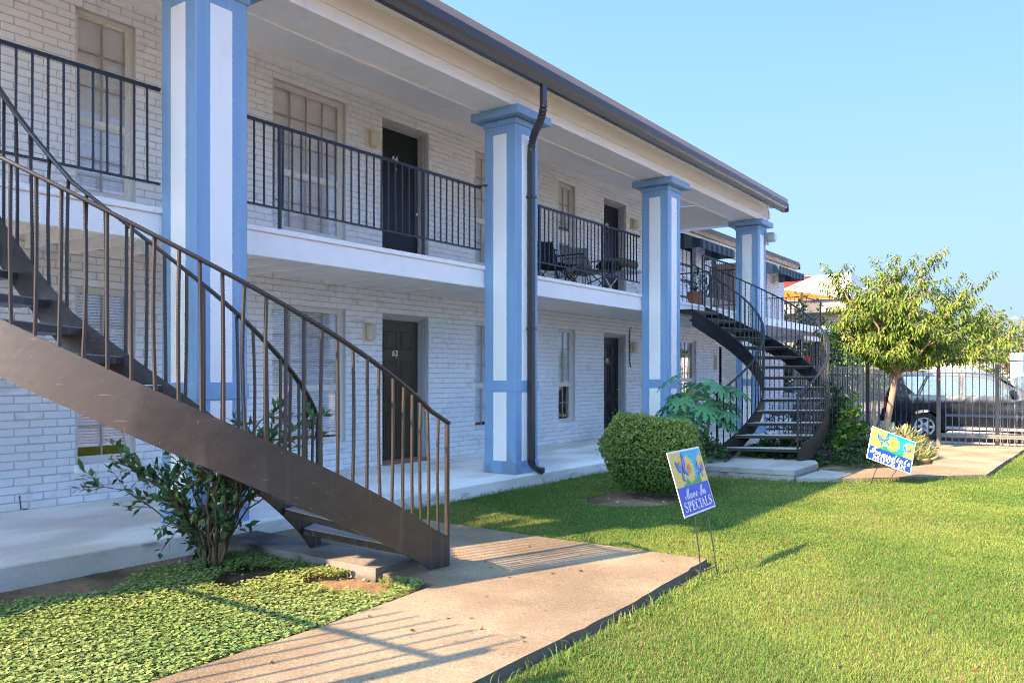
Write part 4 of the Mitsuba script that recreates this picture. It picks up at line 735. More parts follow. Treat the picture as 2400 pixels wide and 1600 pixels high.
def pot_plant(label, x, y, z, r, h, col, seed):
    s = thing('potted_plant', label, 'plant'); q = np.random.default_rng(seed)
    a = np.linspace(0, 2 * PI, 17)[:-1]; m = MB()
    v = np.concatenate([np.c_[x + k * r * np.cos(a), y + k * r * np.sin(a), np.full(16, z + zz)] for k, zz in ((.7, 0), (1, h * .4), (1.08, h * .4), (1.08, h * .46), (.9, h * .46), (.85, h * .38))]); i, j = np.meshgrid(np.arange(5), np.arange(16), indexing='ij'); i, j = i.ravel(), j.ravel()
    m.add(v, np.stack([i * 16 + j, i * 16 + (j + 1) % 16, i * 16 + 16 + (j + 1) % 16, i * 16 + 16 + j], 1)); put(s + '__pot', m, M('pot_' + str(seed), pr(col, .7)))
    n = 120; th = q.random(n) * 2 * PI; el = q.random(n) * 1.2 + .1; D = np.c_[np.cos(th) * np.cos(el), np.sin(th) * np.cos(el), np.sin(el)]
    P = np.array([x, y, z + h * .42]) + D * (q.random((n, 1)) * h * .8)
    v, f = leaves(P, D, np.array([0, 0, 1.]) + 0 * D, .11, .045); put(s + '__foliage', (v, f), 'mat_leaf', kind='stuff', color=vcol((.05, .10, .03), n, 5))
pot_plant('potted plant in a terracotta pot on the balcony behind the far stair', 16.3, 6.95, Z2, .16, .75, (.35, .14, .07), 11)
pot_plant('potted plant in a white pot on the balcony near the last column', 16.95, 6.95, Z2, .14, .6, (.7, .7, .68), 12)

# ------------------------------------------------------------------ lawn and ground cover
def scatter(poly, dens, seed, keep_out=()):
    q = np.random.default_rng(seed); p = np.asarray(poly, float); lo, hi = p.min(0), p.max(0)
    dmax = dens(np.array([0.0]))[0] if callable(dens) else dens
    n = int((hi - lo).prod() * dmax); x, y = lo[0] + q.random(n) * (hi[0] - lo[0]), lo[1] + q.random(n) * (hi[1] - lo[1])
    k = inpoly(x, y, p)
    if callable(dens): k &= q.random(n) < dens(np.hypot(x, y)) / dmax
    px_, py_, d = P2(x, y, np.full(n, LAWN)); k &= (d > .5) & (px_ > -160) & (px_ < 2560) & (py_ < 1720)
    for o in keep_out: k &= ~inpoly(x, y, o)
    return x[k], y[k], q
def blades(x, y, q, h, w, base, tipc, lean=.5):
    n = len(x); z = ground_z(x, y); a = q.random(n) * 2 * PI; L = h * (.55 + .75 * q.random(n)); l = lean * (.3 + q.random(n))
    dx, dy = np.cos(a) * l, np.sin(a) * l; b = a + PI / 2 + q.normal(size=n) * .4; wx, wy = np.cos(b) * w / 2, np.sin(b) * w / 2
    mx, my, mz = x + dx * L * .4, y + dy * L * .4, z + L * .62
    tx, ty, tz = x + dx * L, y + dy * L, z + L * (1 - .28 * l)
    v = np.stack([np.stack([x - wx, y - wy, z], 1), np.stack([x + wx, y + wy, z], 1), np.stack([mx + wx * .8, my + wy * .8, mz], 1), np.stack([mx - wx * .8, my - wy * .8, mz], 1), np.stack([tx, ty, tz], 1)], 1)
    f = (np.array([[0, 1, 2], [0, 2, 3], [3, 2, 4]])[None] + (np.arange(n) * 5)[:, None, None]).reshape(-1, 3)
    t = meshkit.fbm(np.stack([x * 1.1, y * 1.1, 0 * x], -1), 4, 9)[:, None]; t = np.clip((t - .36) / .26, 0, 1)
    c = (np.asarray(base) * (1 - t) + np.asarray(tipc) * t) * (1 + .30 * (q.random((n, 1)) - .5) * 2) * (1 + .10 * (q.random((n, 3)) - .5))
    dp = meshkit.fbm(np.stack([x * .8 + 5, y * .8, 0 * x], -1), 4, 15); dry = q.random((n, 1)) < (.04 + .14 * np.clip((dp - .54) / .2, 0, 1))[:, None]; c = np.where(dry, np.array([[.30, .25, .11]]) * (.7 + .5 * q.random((n, 1))), c)
    return v.reshape(-1, 3), f, np.repeat(c, 5, 0)
off = lambda P, e: [(np.array(p) - np.mean(P, 0)) * (1 + e) + np.mean(P, 0) for p in P]
BARE = [(8.58 + .72 * math.cos(t) * (1 + .15 * math.sin(3 * t)) - .08, 4.30 + .55 * math.sin(t) * (1 + .12 * math.cos(2 * t))) for t in np.linspace(0, 2 * PI, 26)[:-1]]
LAWN_R = [(2.2, -2.5), (18.2, -2.5), (18.2, 1.15), (16.3, 1.12), (13.0, 1.22), (12.0, 2.06), (11.3, 2.74), (10.99, 3.2), (10.83, 4.4), (10.8, 5.83), (5.82, 5.83), (5.79, 4.85), (5.80, 2.33), (5.1, 2.275), (4.3, 2.22), (2.0, 2.205)]
x, y, q = scatter(LAWN_R, lambda d: 19000 * np.clip(5.0 / np.maximum(d, 5.0), .18, 1) ** 1.2, 21, (BARE,))
hh = .020 + .014 * meshkit.fbm(np.stack([x * 2.2, y * 2.2, 0 * x], -1), 3, 4)
wide = .0032 * np.clip(np.hypot(x, y) / 5, 1, 2.2)
gv, gf, gc = blades(x, y, q, hh, wide, (.108, .195, .044), (.172, .25, .060), .75)
put('grass', (gv, gf), 'mat_grass', color=gc, kind='stuff', label='mown yellow green lawn grass', cat='grass')
# taller tufts along the edges
xs, ys, q = [], [], np.random.default_rng(4)
for A_, B_, n in (((5.80, 2.4), (5.80, 5.8), 500), ((2.6, 2.14), (5.7, 2.22), 420), ((5.85, 5.80), (10.8, 5.80), 900), ((10.82, 3.15), (13.0, 1.12), 700), ((13, 1.12), (17, 1.05), 500), ((10.75, 5.8), (10.95, 3.2), 500)):
    t = q.random(n); xs.append(A_[0] + (B_[0] - A_[0]) * t + q.normal(size=n) * .03); ys.append(A_[1] + (B_[1] - A_[1]) * t + q.normal(size=n) * .03)
xs, ys = np.concatenate(xs), np.concatenate(ys)
k = ~inpoly(xs, ys, PATH_A) & ~inpoly(xs, ys, PATH_B) & ~inpoly(xs, ys, SIDE2) & ~inpoly(xs, ys, PAD2) & ~inpoly(xs, ys, SIDE1) & (ys < 5.835)
gv, gf, gc = blades(xs[k], ys[k], q, np.full(k.sum(), .075), .0055, (.10, .19, .045), (.18, .25, .065), .8)
put('grass', (gv, gf), 'mat_grass', color=gc, kind='stuff', label='longer grass tufts along the paving edges', cat='grass')
# distant grass strips beyond the walkway and at the gate
x, y, q = scatter([(18.95, 5.0), (25, 5.0), (25, 7.3), (18.95, 7.3)], 900, 8)
gv, gf, gc = blades(x, y, q, np.full(len(x), .07), .012, (.08, .14, .035), (.14, .2, .05), .7); put('grass', (gv, gf), 'mat_grass', color=gc, kind='stuff', label='rough grass strip behind the far stair', cat='grass')
# left lawn: broad-leaved ground cover with bare patches
COVER = [(.7, 3.42), (3.05, 3.44), (3.55, 3.49), (3.96, 3.58), (4.06, 3.68), (3.95, 4.0), (3.95, 5.80), (.7, 5.80)]
x, y, q = scatter(COVER, 9500, 31)
nb = meshkit.fbm(np.stack([x * 1.5, y * 1.5, 0 * x], -1), 4, 3)
bare = (nb + .36 * np.clip((y - 5.2) / .45, 0, 1) + .30 * np.exp(-((x - 3.75) ** 2 / .05 + (y - 4.25) ** 2 / .16)) + .30 * np.exp(-((x - 3.55) ** 2 + (y - 5.1) ** 2) / .10) - .07 * (y < 4.6) - .25 * ((y < 4.3) & (x < 3.3))) > .59
x, y = x[~bare], y[~bare]; n = len(x)
th = q.random(n) * 2 * PI; tilt = .25 + .45 * q.random(n); hgt = .018 + .035 * q.random(n) + .02 * meshkit.fbm(np.stack([x * 3, y * 3, 0 * x], -1), 2, 8)
D = np.c_[np.cos(th) * np.cos(tilt), np.sin(th) * np.cos(tilt), np.sin(tilt) * .55]
v, f = leaves(np.c_[x, y, ground_z(x, y) + hgt], D, np.array([0, 0, 1.]) + 0 * D, .016 + .016 * q.random(n), .016 + .012 * q.random(n), droop=.004, fold=.12)
t = meshkit.fbm(np.stack([x * 1.6, y * 1.6, 0 * x], -1), 3, 12)[:, None]
c = (np.array([[.13, .25, .07]]) * (1 - t) + np.array([[.37, .44, .17]]) * t) * (1 + .5 * (q.random((n, 1)) - .5)) * (1 + .1 * (q.random((n, 3)) - .5))
put('ground_cover', (v, f), 'mat_leaf', color=np.repeat(c, 5, 0), kind='stuff', label='dense clover like ground cover on the near left lawn', cat='ground cover')
k = q.random(n) < .12
gv, gf, gc = blades(x[k], y[k], q, np.full(k.sum(), .065), .004, (.08, .16, .04), (.18, .24, .06), .7); put('ground_cover', (gv, gf), 'mat_grass', color=gc, kind='stuff', label='grass blades among the near left ground cover', cat='grass')
# fallen leaves, pebbles
m = MB()
for i in range(70):
    X, Y = (3.2 + .8 * q.random(), 3.9 + 1.8 * q.random()) if i < 50 else (8.0 + 1.1 * q.random(), 3.9 + .7 * q.random()); r = .006 + .012 * q.random() ** 2
    s_ = trimesh.creation.icosphere(1, r); s_.vertices *= [1, .8, .55]; s_.vertices += [X, Y, LAWN + .003]; m.mesh(s_)
put('pebbles', m, M('pebble', pr((.36, .33, .29), .9)), kind='stuff', label='small pebbles and crumbs of soil on the bare patches', cat='pebbles')

n = 260; lx, ly = 2.3 + 9 * q.random(n), -1.5 + 7.2 * q.random(n); on = inpoly(lx, ly, PATH_A) | inpoly(lx, ly, PATH_B); k = on | inpoly(lx, ly, LAWN_R) | inpoly(lx, ly, COVER); lx, ly, on = lx[k], ly[k], on[k]; n = len(lx)
th = q.random(n) * 2 * PI; D = np.c_[np.cos(th), np.sin(th), .1 + 0 * th]; P = np.c_[lx, ly, np.where(on, -.101, LAWN + .035)]
v, f = leaves(P, D, np.array([0, 0, 1.]) + q.normal(size=(n, 3)) * .35, .02 + .03 * q.random(n), .012 + .012 * q.random(n), droop=.004, fold=.35)
put('fallen_leaves', (v, f), 'mat_leaf', color=vcol((.15, .095, .045), n, 5, .5), kind='stuff', label='a few dry fallen leaves on the path and lawn', cat='leaves')

# ------------------------------------------------------------------ shrubs and trees
def hedge():
    s = thing('round_hedge', 'clipped round green shrub in the middle of the lawn', 'shrub'); c = np.array([8.72, 4.22, LAWN]); q = np.random.default_rng(5)
    def surf(th, u):   # u 0 (bottom) .. 1 (top)
        z = (.06 + .86 * u) * (1 - .05 * np.cos(th + .93)); r = .525 * np.clip(1 - ((u - .52) / .56) ** 2, 0, 1) ** .34 * (.86 + .22 * np.clip(u / .5, 0, 1)); r = r * (1 + .06 * np.cos(th - 2.2) + .035 * np.sin(3 * th + 1) + .03 * np.sin(5 * th + 7 * u))
        return r, z
    n = 26000; th = q.random(n) * 2 * PI; u = q.random(n) ** .8; ins = 1 - .22 * q.random(n) ** 2
    r, z = surf(th, u); nz = np.stack([np.cos(th), np.sin(th), 1.6 * (u - .45)], 1)
    bump_ = (meshkit.fbm(np.stack([np.cos(th) * 5 * r, np.sin(th) * 5 * r, z * 5], -1), 3, 2) - .5) * .26
    k = np.clip((r + bump_ * .7) * ins, 0, 2); P = c + np.stack([np.cos(th) * k, np.sin(th) * k, z * (1 + .10 * bump_)], 1)
    D = unit(nz * .8 + q.normal(size=(n, 3)) * .8); N = unit(nz + q.normal(size=(n, 3)) * .5)
    v, f = leaves(P, D, N, .026 + .016 * q.random(n), .017, droop=.003, fold=.25)
    stray = q.random(n) < .012; P[stray] += unit(nz)[stray] * (.02 + .07 * q.random((stray.sum(), 1))); v, f = leaves(P, D, N, .024 + .022 * q.random(n), .012 + .010 * q.random(n), droop=.003, fold=.25)
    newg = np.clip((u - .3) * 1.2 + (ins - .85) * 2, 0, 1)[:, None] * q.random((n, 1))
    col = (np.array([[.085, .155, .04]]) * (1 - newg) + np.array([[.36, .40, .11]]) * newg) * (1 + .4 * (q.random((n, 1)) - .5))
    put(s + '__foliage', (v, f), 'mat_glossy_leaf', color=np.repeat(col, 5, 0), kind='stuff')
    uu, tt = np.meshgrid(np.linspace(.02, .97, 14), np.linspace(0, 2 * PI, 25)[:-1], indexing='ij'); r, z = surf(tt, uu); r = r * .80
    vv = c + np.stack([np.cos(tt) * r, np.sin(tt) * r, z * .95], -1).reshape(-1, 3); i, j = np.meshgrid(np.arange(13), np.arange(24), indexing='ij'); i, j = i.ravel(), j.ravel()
    put(s + '__shade_core', MB().add(vv, np.stack([i * 24 + j, i * 24 + (j + 1) % 24, (i + 1) * 24 + (j + 1) % 24, (i + 1) * 24 + j], 1)), 'mat_dark_core')  # solid near-black core standing in for the shade inside the foliage
    put(s + '__trunk', MB().tube([c - [0, 0, .1], c + [.02, 0, .15], c + [0, .02, .4]], [.04, .03, .02], 8), 'mat_stem')
hedge()

def branchy(q, base, n_stems, spread, h, seed_dirs=None):
    """shrub stems: list of polylines with radii"""
    out = []
    for i in range(n_stems):
        a = q.random() * 2 * PI if seed_dirs is None else seed_dirs[i][0]; s = spread * (.35 + .65 * q.random()) if seed_dirs is None else seed_dirs[i][1]; H = h * (.6 + .4 * q.random()) if seed_dirs is None else seed_dirs[i][2]
        p0 = np.array(base) + [.05 * math.cos(a), .05 * math.sin(a), 0]; p3 = np.array(base) + [s * math.cos(a), s * math.sin(a), H]
        P = bez(p0, p0 + [s * .12 * math.cos(a), s * .12 * math.sin(a), H * .45], p3 - [s * .45 * math.cos(a), s * .45 * math.sin(a), H * .12], p3, 9); P[1:-1] += q.normal(size=(7, 3)) * .014
        out.append((P, .013 * (.7 + .5 * q.random())))
    return out
def camellia():
    s = thing('camellia_bush', 'glossy leaved shrub with bare twisted stems under the near stair', 'shrub'); q = np.random.default_rng(14); base = np.array([3.57, 5.27, LAWN])
    A = lambda r_, d_: math.atan2(*(cam(r_, d_)[::-1]))
    dirs = []
    for i in range(26):
        r_ = -1.05 + 1.75 * (i + .5) / 26 + q.normal() * .08; d_ = q.normal() * .30 - .05; H = (.30 + .55 * q.random()) if i % 2 else (.55 + .35 * q.random())
        dirs.append((A(r_, d_), math.hypot(r_, d_) * .64, H))
    for r_, H in ((.15, 1.0), (.3, 1.10), (.42, 1.04), (.5, 1.12), (.58, 1.04), (.66, 1.08), (.36, .98), (.62, .98)): dirs.append((A(r_, .32), math.hypot(r_, .32), H))
    st_ = branchy(q, base, len(dirs), 1, 1, dirs); P, D = [], []
    for pl, r in st_:
        put(s + '__stem', MB().tube(pl, np.linspace(r, r * .35, len(pl)), 6), 'mat_stem')
        for k in range(6):
            i = int(3 + q.integers(0, 6)); b = pl[i]; d = unit((pl[i] - pl[i - 1]) * .6 + q.normal(size=3) * .05) ; L = .10 + .16 * q.random(); e = b + d * L
            put(s + '__twig', MB().tube([b, (b + e) / 2 + q.normal(size=3) * .01, e], [r * .35, r * .25, r * .15], 4), 'mat_stem')
            for j in range(8):
                P.append(b + d * L * (.2 + .12 * j)); D.append(d * .7 + q.normal(size=3) * .6 + np.array([0, 0, .05]))
    P, D = np.array(P), np.array(D); n = len(P); N = unit(np.array([0, 0, 1.]) + q.normal(size=(n, 3)) * .45)
    v, f = leaves(P, D, N, .066 + .034 * q.random(n), .034 + .012 * q.random(n), droop=.012, fold=.22)
    c = np.array([[.075, .145, .06]]) * (.6 + .9 * q.random((n, 1))); y_ = q.random((n, 1)) < .14; c = np.where(y_, np.array([[.2, .26, .10]]) * (.7 + .6 * q.random((n, 1))), c)
    V, C = v.reshape(n, 5, 3), np.repeat(c[:, None], 5, 1); px_, py_, d = P2(P[:, 0], P[:, 1], P[:, 2]); o = np.argsort(d + 50 * ((py_ < .46 * px_ + 885 - 20) & (py_ > 1045)))
    F = np.array([[0, 2, 1], [0, 3, 2], [1, 2, 4], [2, 3, 4]])
    for i in o[:290]: put(s + '__leaf', (V[i], F), 'mat_glossy_leaf', color=C[i])
    r_ = o[290:]; put(s + '__foliage', (V[r_].reshape(-1, 3), (F[None] + (np.arange(len(r_)) * 5)[:, None, None]).reshape(-1, 3)), 'mat_glossy_leaf', color=C[r_].reshape(-1, 3), kind='stuff')
camellia()

def low_shrub(name, label, c, rx, ry, h, n, L, Wd, col, seed, mat='mat_leaf', var=.4, up=.35, rot=0.0, cat='shrub'):
    s = thing(name, label, cat); q = np.random.default_rng(seed); k = 0
    u = q.random(n) ** .5; th = q.random(n) * 2 * PI; z = h * (1 - u ** 2.2) * (.75 + .25 * np.sin(5 * th + 3 * u)) * (1 - .35 * q.random(n) ** 2) + .02
    ex, ey = rx * u * np.cos(th), ry * u * np.sin(th); P = np.array([c[0], c[1], c[2]]) + np.c_[ex * math.cos(rot) - ey * math.sin(rot), ex * math.sin(rot) + ey * math.cos(rot), z]
    D = unit(np.c_[np.cos(th + rot), np.sin(th + rot), up + 0 * th] * .7 + q.normal(size=(n, 3)) * .6); N = unit(np.array([0, 0, 1.]) + q.normal(size=(n, 3)) * .5)
    v, f = leaves(P, D, N, L * (.7 + .6 * q.random(n)), Wd * (.8 + .4 * q.random(n)), droop=L * .15, fold=.25)
    cc = 1.1 * np.asarray(col)[q.integers(0, len(col), n)] * (1 + var * (q.random((n, 1)) - .5) * 2)
    put(s + '__foliage', (v, f), mat, color=np.repeat(np.clip(cc, 0, 1), 5, 0), kind='stuff')
    m = MB()
    for i in range(10):
        a = q.random() * 2 * PI; m.tube([(c[0], c[1], c[2] - .03), (c[0] + rx * .3 * math.cos(a), c[1] + ry * .3 * math.sin(a), c[2] + h * .5), (c[0] + rx * .6 * math.cos(a), c[1] + ry * .6 * math.sin(a), c[2] + h * .7)], [.008, .006, .003], 5)
    put(s + '__stems', m, 'mat_stem'); return s
g0 = LAWN
low_shrub('low_shrub', 'dark leafed sprawling shrub right of the far stair foot', (14.15, 2.95, g0), .85, .60, .55, 3200, .085, .030, [(.035, .075, .03), (.06, .11, .045), (.10, .14, .07)], 41)
low_shrub('low_shrub', 'low dark shrub in front of the iron fence by the peach tree', (15.2, 3.5, g0), .9, .8, .6, 2000, .085, .030, [(.035, .07, .03), (.07, .12, .05)], 42)
low_shrub('variegated_shrub', 'cream and green variegated shrub behind the tilted yard sign', (14.75, 2.62, g0), .55, .45, .52, 1300, .15, .022, [(.45, .42, .20), (.16, .22, .07), (.30, .32, .14)], 43, up=.9)
low_shrub('low_shrub', 'small leafy plant left of the far stair foot', (11.55, 4.85, .0), .42, .40, .42, 800, .10, .045, [(.04, .09, .035), (.08, .14, .06)], 44)
low_shrub('low_shrub', 'broad leafed plants growing under the far stair', (13.0, 4.1, g0), .75, .60, .42, 1000, .14, .065, [(.035, .085, .03), (.06, .13, .045)], 45)
low_shrub('climbing_shrub', 'tall narrow shrub with rounded light green leaves by the iron fence', (14.05, 3.28, g0), .24, .24, 1.15, 420, .11, .085, [(.10, .19, .03), (.20, .28, .05), (.07, .14, .03)], 46, up=.1)
low_shrub('fence_shrub', 'dark leafy shrub beyond the iron fence behind the far stair', (20.6, 5.2, -.4), .5, .45, 1.5, 900, .16, .07, [(.03, .065, .025), (.06, .11, .04)], 47)
low_shrub('fence_shrub', 'taller dark green shrub behind the balcony of the white brick building', (31.0, 9.2, -.45), 2.6, 2.0, 5.0, 4200, .26, .10, [(.035, .07, .025), (.07, .11, .04)], 48)

def papaya(name, label, x, y, h, n_leaf, seed, z0=LAWN, R=.44):
    s = thing(name, label, 'plant'); q = np.random.default_rng(seed); top = np.array([x + .06, y - .05, z0 + h])
    put(s + '__trunk', MB().tube([(x, y, z0 - .05), (x + .02, y - .01, z0 + h * .5), top], [.030, .026, .018], 8), 'mat_green_stem')
    for i in range(n_leaf):
        a = i * 2.4 + q.normal() * .25; el = .75 - 1.15 * (i / n_leaf) + q.normal() * .12; L = .26 + .30 * q.random(); d = np.array([math.cos(a) * math.cos(el), math.sin(a) * math.cos(el), math.sin(el)])
        b = top - [0, 0, .02 * i]; e = b + d * L + [0, 0, -.05]
        put(s + '__leaf_stalk', MB().tube(bez(b, b + d * L * .35 + [0, 0, .06], e - d * L * .3 + [0, 0, .05], e, 7), np.linspace(.009, .006, 7), 6), 'mat_green_stem')
        rr = R * (.75 + .35 * q.random()); o = unit(np.array([d[0], d[1], 0.0])); up = unit(np.array([0, 0, 1.0]) + o * .75 + q.normal(size=3) * .15); S = unit(np.cross(o, up)); Fw = np.cross(up, S)
        m = MB(); nl = 9
        for k in range(nl):
            g = (k / (nl - 1) - .5) * 4.4; dl = Fw * math.cos(g) + S * math.sin(g); sl = np.cross(up, dl); ll = rr * (1 - .30 * abs(g) / 2.2)
            pts, mid = [], []
            prof = [(0, .025), (.18, .055), (.34, .075), (.42, .16), (.50, .09), (.60, .085), (.68, .19), (.76, .08), (.86, .09), (.93, .035), (1, .0)]
            for t, w_ in prof:
                c_ = e + dl * ll * t - up * ll * (.28 * t * t); mid.append(c_); pts.append((c_ + sl * ll * w_ + up * .018 * w_ / .19 * .4 + dl * ll * .05 * (w_ > .14), c_ - sl * ll * w_ + up * .018 * w_ / .19 * .4 + dl * ll * .05 * (w_ > .14)))
            mid, pts = np.array(mid), np.array(pts); V = np.concatenate([mid, pts[:, 0], pts[:, 1]]); N_ = len(prof); j = np.arange(N_ - 1)
            m.add(V, np.concatenate([np.stack([j, j + N_, j + N_ + 1, j + 1], 1), np.stack([j, j + 1, j + 2 * N_ + 1, j + 2 * N_], 1)]))
        v, f = m.get(); put(s + '__leaf', (v, f), 'mat_leaf', color=np.tile(np.array([[.11, .30, .14]]) * (.8 + .45 * q.random()), (len(v), 1)))
papaya('papaya_plant', 'left papaya plant with large deeply cut leaves beside the far stair', 11.62, 5.15, 1.10, 12, 61, R=.37)
papaya('papaya_plant', 'right papaya plant with drooping cut leaves against the far stair railing', 12.05, 4.95, 1.0, 12, 62, R=.36)

def peach():
    s = thing('peach_tree', 'peach tree with bright drooping leaves and pruned stubs at its base', 'tree'); q = np.random.default_rng(77); C = np.array([16.30, 3.23, LAWN])
    cr = lambda r_, z, d_=0.0: np.array([*cam(r_, d_), 0]) + C + [0, 0, z]            # lateral offset, height, offset in depth
    fork = cr(.22, 1.45); tr = put(s + '__trunk', MB().tube(bez(cr(0, -.1), cr(.02, .5), cr(.16, .9), fork, 10), np.linspace(.066, .050, 10) * np.array([1.35, 1.15] + [1] * 8), 12), 'mat_bark', smooth=60)
    for a, b, r in ((cr(-.05, .12), cr(-.20, .62), .038), (cr(-.19, .60), cr(-.16, .95), .033), (cr(.08, .15), cr(.42, .50), .042), (cr(.0, .25), cr(-.02, .58), .022), (cr(.05, .05), cr(.58, .12), .042)):
        put(tr + '__pruned_stub', MB().tube([a, (a + b) / 2 + [.01, 0, .02], b], [r * 1.15, r, r * .92], 10), 'mat_bark', smooth=50)
    tips = [(-1.0, 3.25, .2), (-.75, 2.7, -.6), (-1.1, 2.35, .1), (-.95, 1.95, -.3), (-.75, 3.0, .5), (-.45, 2.9, -.3), (-.1, 3.25, .3), (.10, 3.50, .0), (.42, 3.45, -.3), (.3, 3.05, .6), (.75, 3.2, .2), (.95, 2.75, -.5), (1.25, 2.95, .3), (1.6, 3.02, .1), (1.35, 2.35, -.2), (1.9, 2.15, .2), (2.15, 2.05, -.1), (1.7, 1.75, -.4), (1.0, 1.75, -.7), (-.6, 1.75, -.8), (0, 2.2, -.9), (.5, 2.1, -.9), (-.3, 2.6, -.9), (.9, 2.2, .7), (-.9, 2.1, .7), (.0, 2.6, .9), (.5, 2.7, .5), (-.5, 2.3, .3)]
    limbs = []
    for i, (r_, z, d_) in enumerate(tips):
        e = cr(r_ + .18, z, d_); w = fork + q.normal(size=3) * .04; mid1 = w * .65 + e * .35 + [0, 0, .10 if z < 2.4 else -.08]; mid2 = w * .25 + e * .75 + [0, 0, .06]
        pl = bez(w, mid1, mid2, e, 11); pl[2:-1] += q.normal(size=(8, 3)) * .02; limbs.append(pl)
        put(s + '__limb', MB().tube(pl, np.linspace(.036, .006, 11), 7), 'mat_bark', smooth=60)
    P, D, N, Lf = [], [], [], []
    m = MB()
    for pl in limbs:
        shoots = [(pl[-3], pl[-1] + unit(pl[-1] - pl[-3]) * .12)]
        for k in range(22):
            i = q.integers(3, 11); b = pl[i]; o = unit(q.normal(size=3) * [1, 1, .4] + [0, 0, .95]); shoots.append((b, b + o * (.26 + .26 * q.random())))
        for a, b in shoots:
            m.tube([a, (a + b) / 2 + [0, 0, .02], b], [.007, .005, .003], 4); dd = unit(b - a); L = np.linalg.norm(b - a); nl = int(L / .0125)
            t = np.linspace(.12, 1.03, nl); g = np.arange(nl) * 2.4 + q.random() * 6; x1 = unit(np.cross(dd, [.3, .2, 1.0])); x2 = np.cross(dd, x1)
            ov = np.cos(g)[:, None] * x1 + np.sin(g)[:, None] * x2
            P.append(a + (b - a) * t[:, None]); D.append(unit(ov * .75 + dd * .35 + np.array([0, 0, -.18]) + q.normal(size=(nl, 3)) * .16)); N.append(unit(np.array([0, 0, 1.]) + .35 * ov + q.normal(size=(nl, 3)) * .2)); Lf.append(.095 + .045 * q.random(nl))
    P, D, N, Lf = map(np.concatenate, (P, D, N, Lf)); n = len(P)
    put(s + '__twigs', m, 'mat_bark', kind='stuff')
    # curved blades: two segments each
    S = unit(np.cross(D, N)); N = np.cross(S, D); Wd = .026 + .006 * q.random((n, 1)); Lq = Lf[:, None]
    p1 = P + D * Lq * .34 - np.array([0, 0, 1]) * Lq * .06; p2 = P + D * Lq * .62 - np.array([0, 0, 1]) * Lq * .30; p3 = P + D * Lq * .74 - np.array([0, 0, 1]) * Lq * .52
    v = np.stack([P, p1 + S * Wd / 2, p1 - S * Wd / 2, p2 + S * Wd * .45, p2 - S * Wd * .45, p3], 1).reshape(-1, 3)
    f = (np.array([[0, 2, 1], [1, 2, 4], [1, 4, 3], [3, 4, 5]])[None] + (np.arange(n) * 6)[:, None, None]).reshape(-1, 3)
    c = np.array([[.16, .245, .05]]) * (1 + .35 * (q.random((n, 1)) - .5) * 2) * (1 + .08 * (q.random((n, 3)) - .5)); yl = q.random((n, 1)) < .015; c = np.where(yl, np.array([[.55, .38, .04]]), c)
    put(s + '__crown', (v, f), 'mat_leaf', color=np.repeat(c, 6, 0), kind='stuff')
peach()

# ------------------------------------------------------------------ vehicles
M('tyre', pr((.018, .018, .018), .8, .3)); M('alloy', pr((.62, .62, .63), .3, .5, .7)); M('chrome', pr((.75, .75, .76), .12, .5, 1.0)); M('trim_black', pr((.015, .015, .016), .55, .4))
M('car_glass', pr((.03, .04, .045), .04, .9)); M('tail_red', pr((.50, .02, .02), .12, .6)); M('plate', pr((.7, .7, .7), .4))
for nme, c in (('black', (.008, .010, .014)), ('white', (.72, .73, .75)), ('blue', (.05, .12, .26))): M('paint_' + nme, pr(c, .16, .45))
SUV = dict(prof=[(-.98, .50), (-1.06, .58), (-1.07, .80), (-1.0, .86), (-.985, 1.05), (-.97, 1.17), (-.80, 1.62), (-.70, 1.74), (-.5, 1.80), (0, 1.82), (.9, 1.815), (1.35, 1.78), (1.62, 1.70), (2.42, 1.19), (2.6, 1.15), (3.2, 1.09), (3.58, .98), (3.72, .85), (3.76, .60), (3.70, .46), (3.3, .36), (.6, .36), (-.5, .42)],
           belt=1.17, top=1.82, wheelbase=2.79, rw=.375,
           wins=[[(-.80, 1.23), (-.66, 1.62), (-.52, 1.70), (.02, 1.71), (-.20, 1.22)], [(-.10, 1.215), (.09, 1.71), (.80, 1.70), (.80, 1.21)], [(.90, 1.21), (.90, 1.695), (1.30, 1.66), (1.50, 1.60), (2.02, 1.27), (2.05, 1.20)]])
SEDAN = dict(prof=[(-1.0, .42), (-1.08, .55), (-1.06, .85), (-.95, .97), (-.45, 1.02), (.25, 1.40), (.6, 1.46), (1.2, 1.46), (1.6, 1.36), (2.25, 1.0), (2.6, .97), (3.3, .86), (3.6, .72), (3.66, .5), (3.5, .32), (3.2, .25), (-.6, .28)],
             belt=.98, top=1.46, wheelbase=2.7, rw=.32, wins=[[(-.15, 1.03), (.30, 1.34), (.78, 1.38), (.75, 1.02)], [(.85, 1.02), (.85, 1.38), (1.3, 1.36), (1.95, 1.03)]])
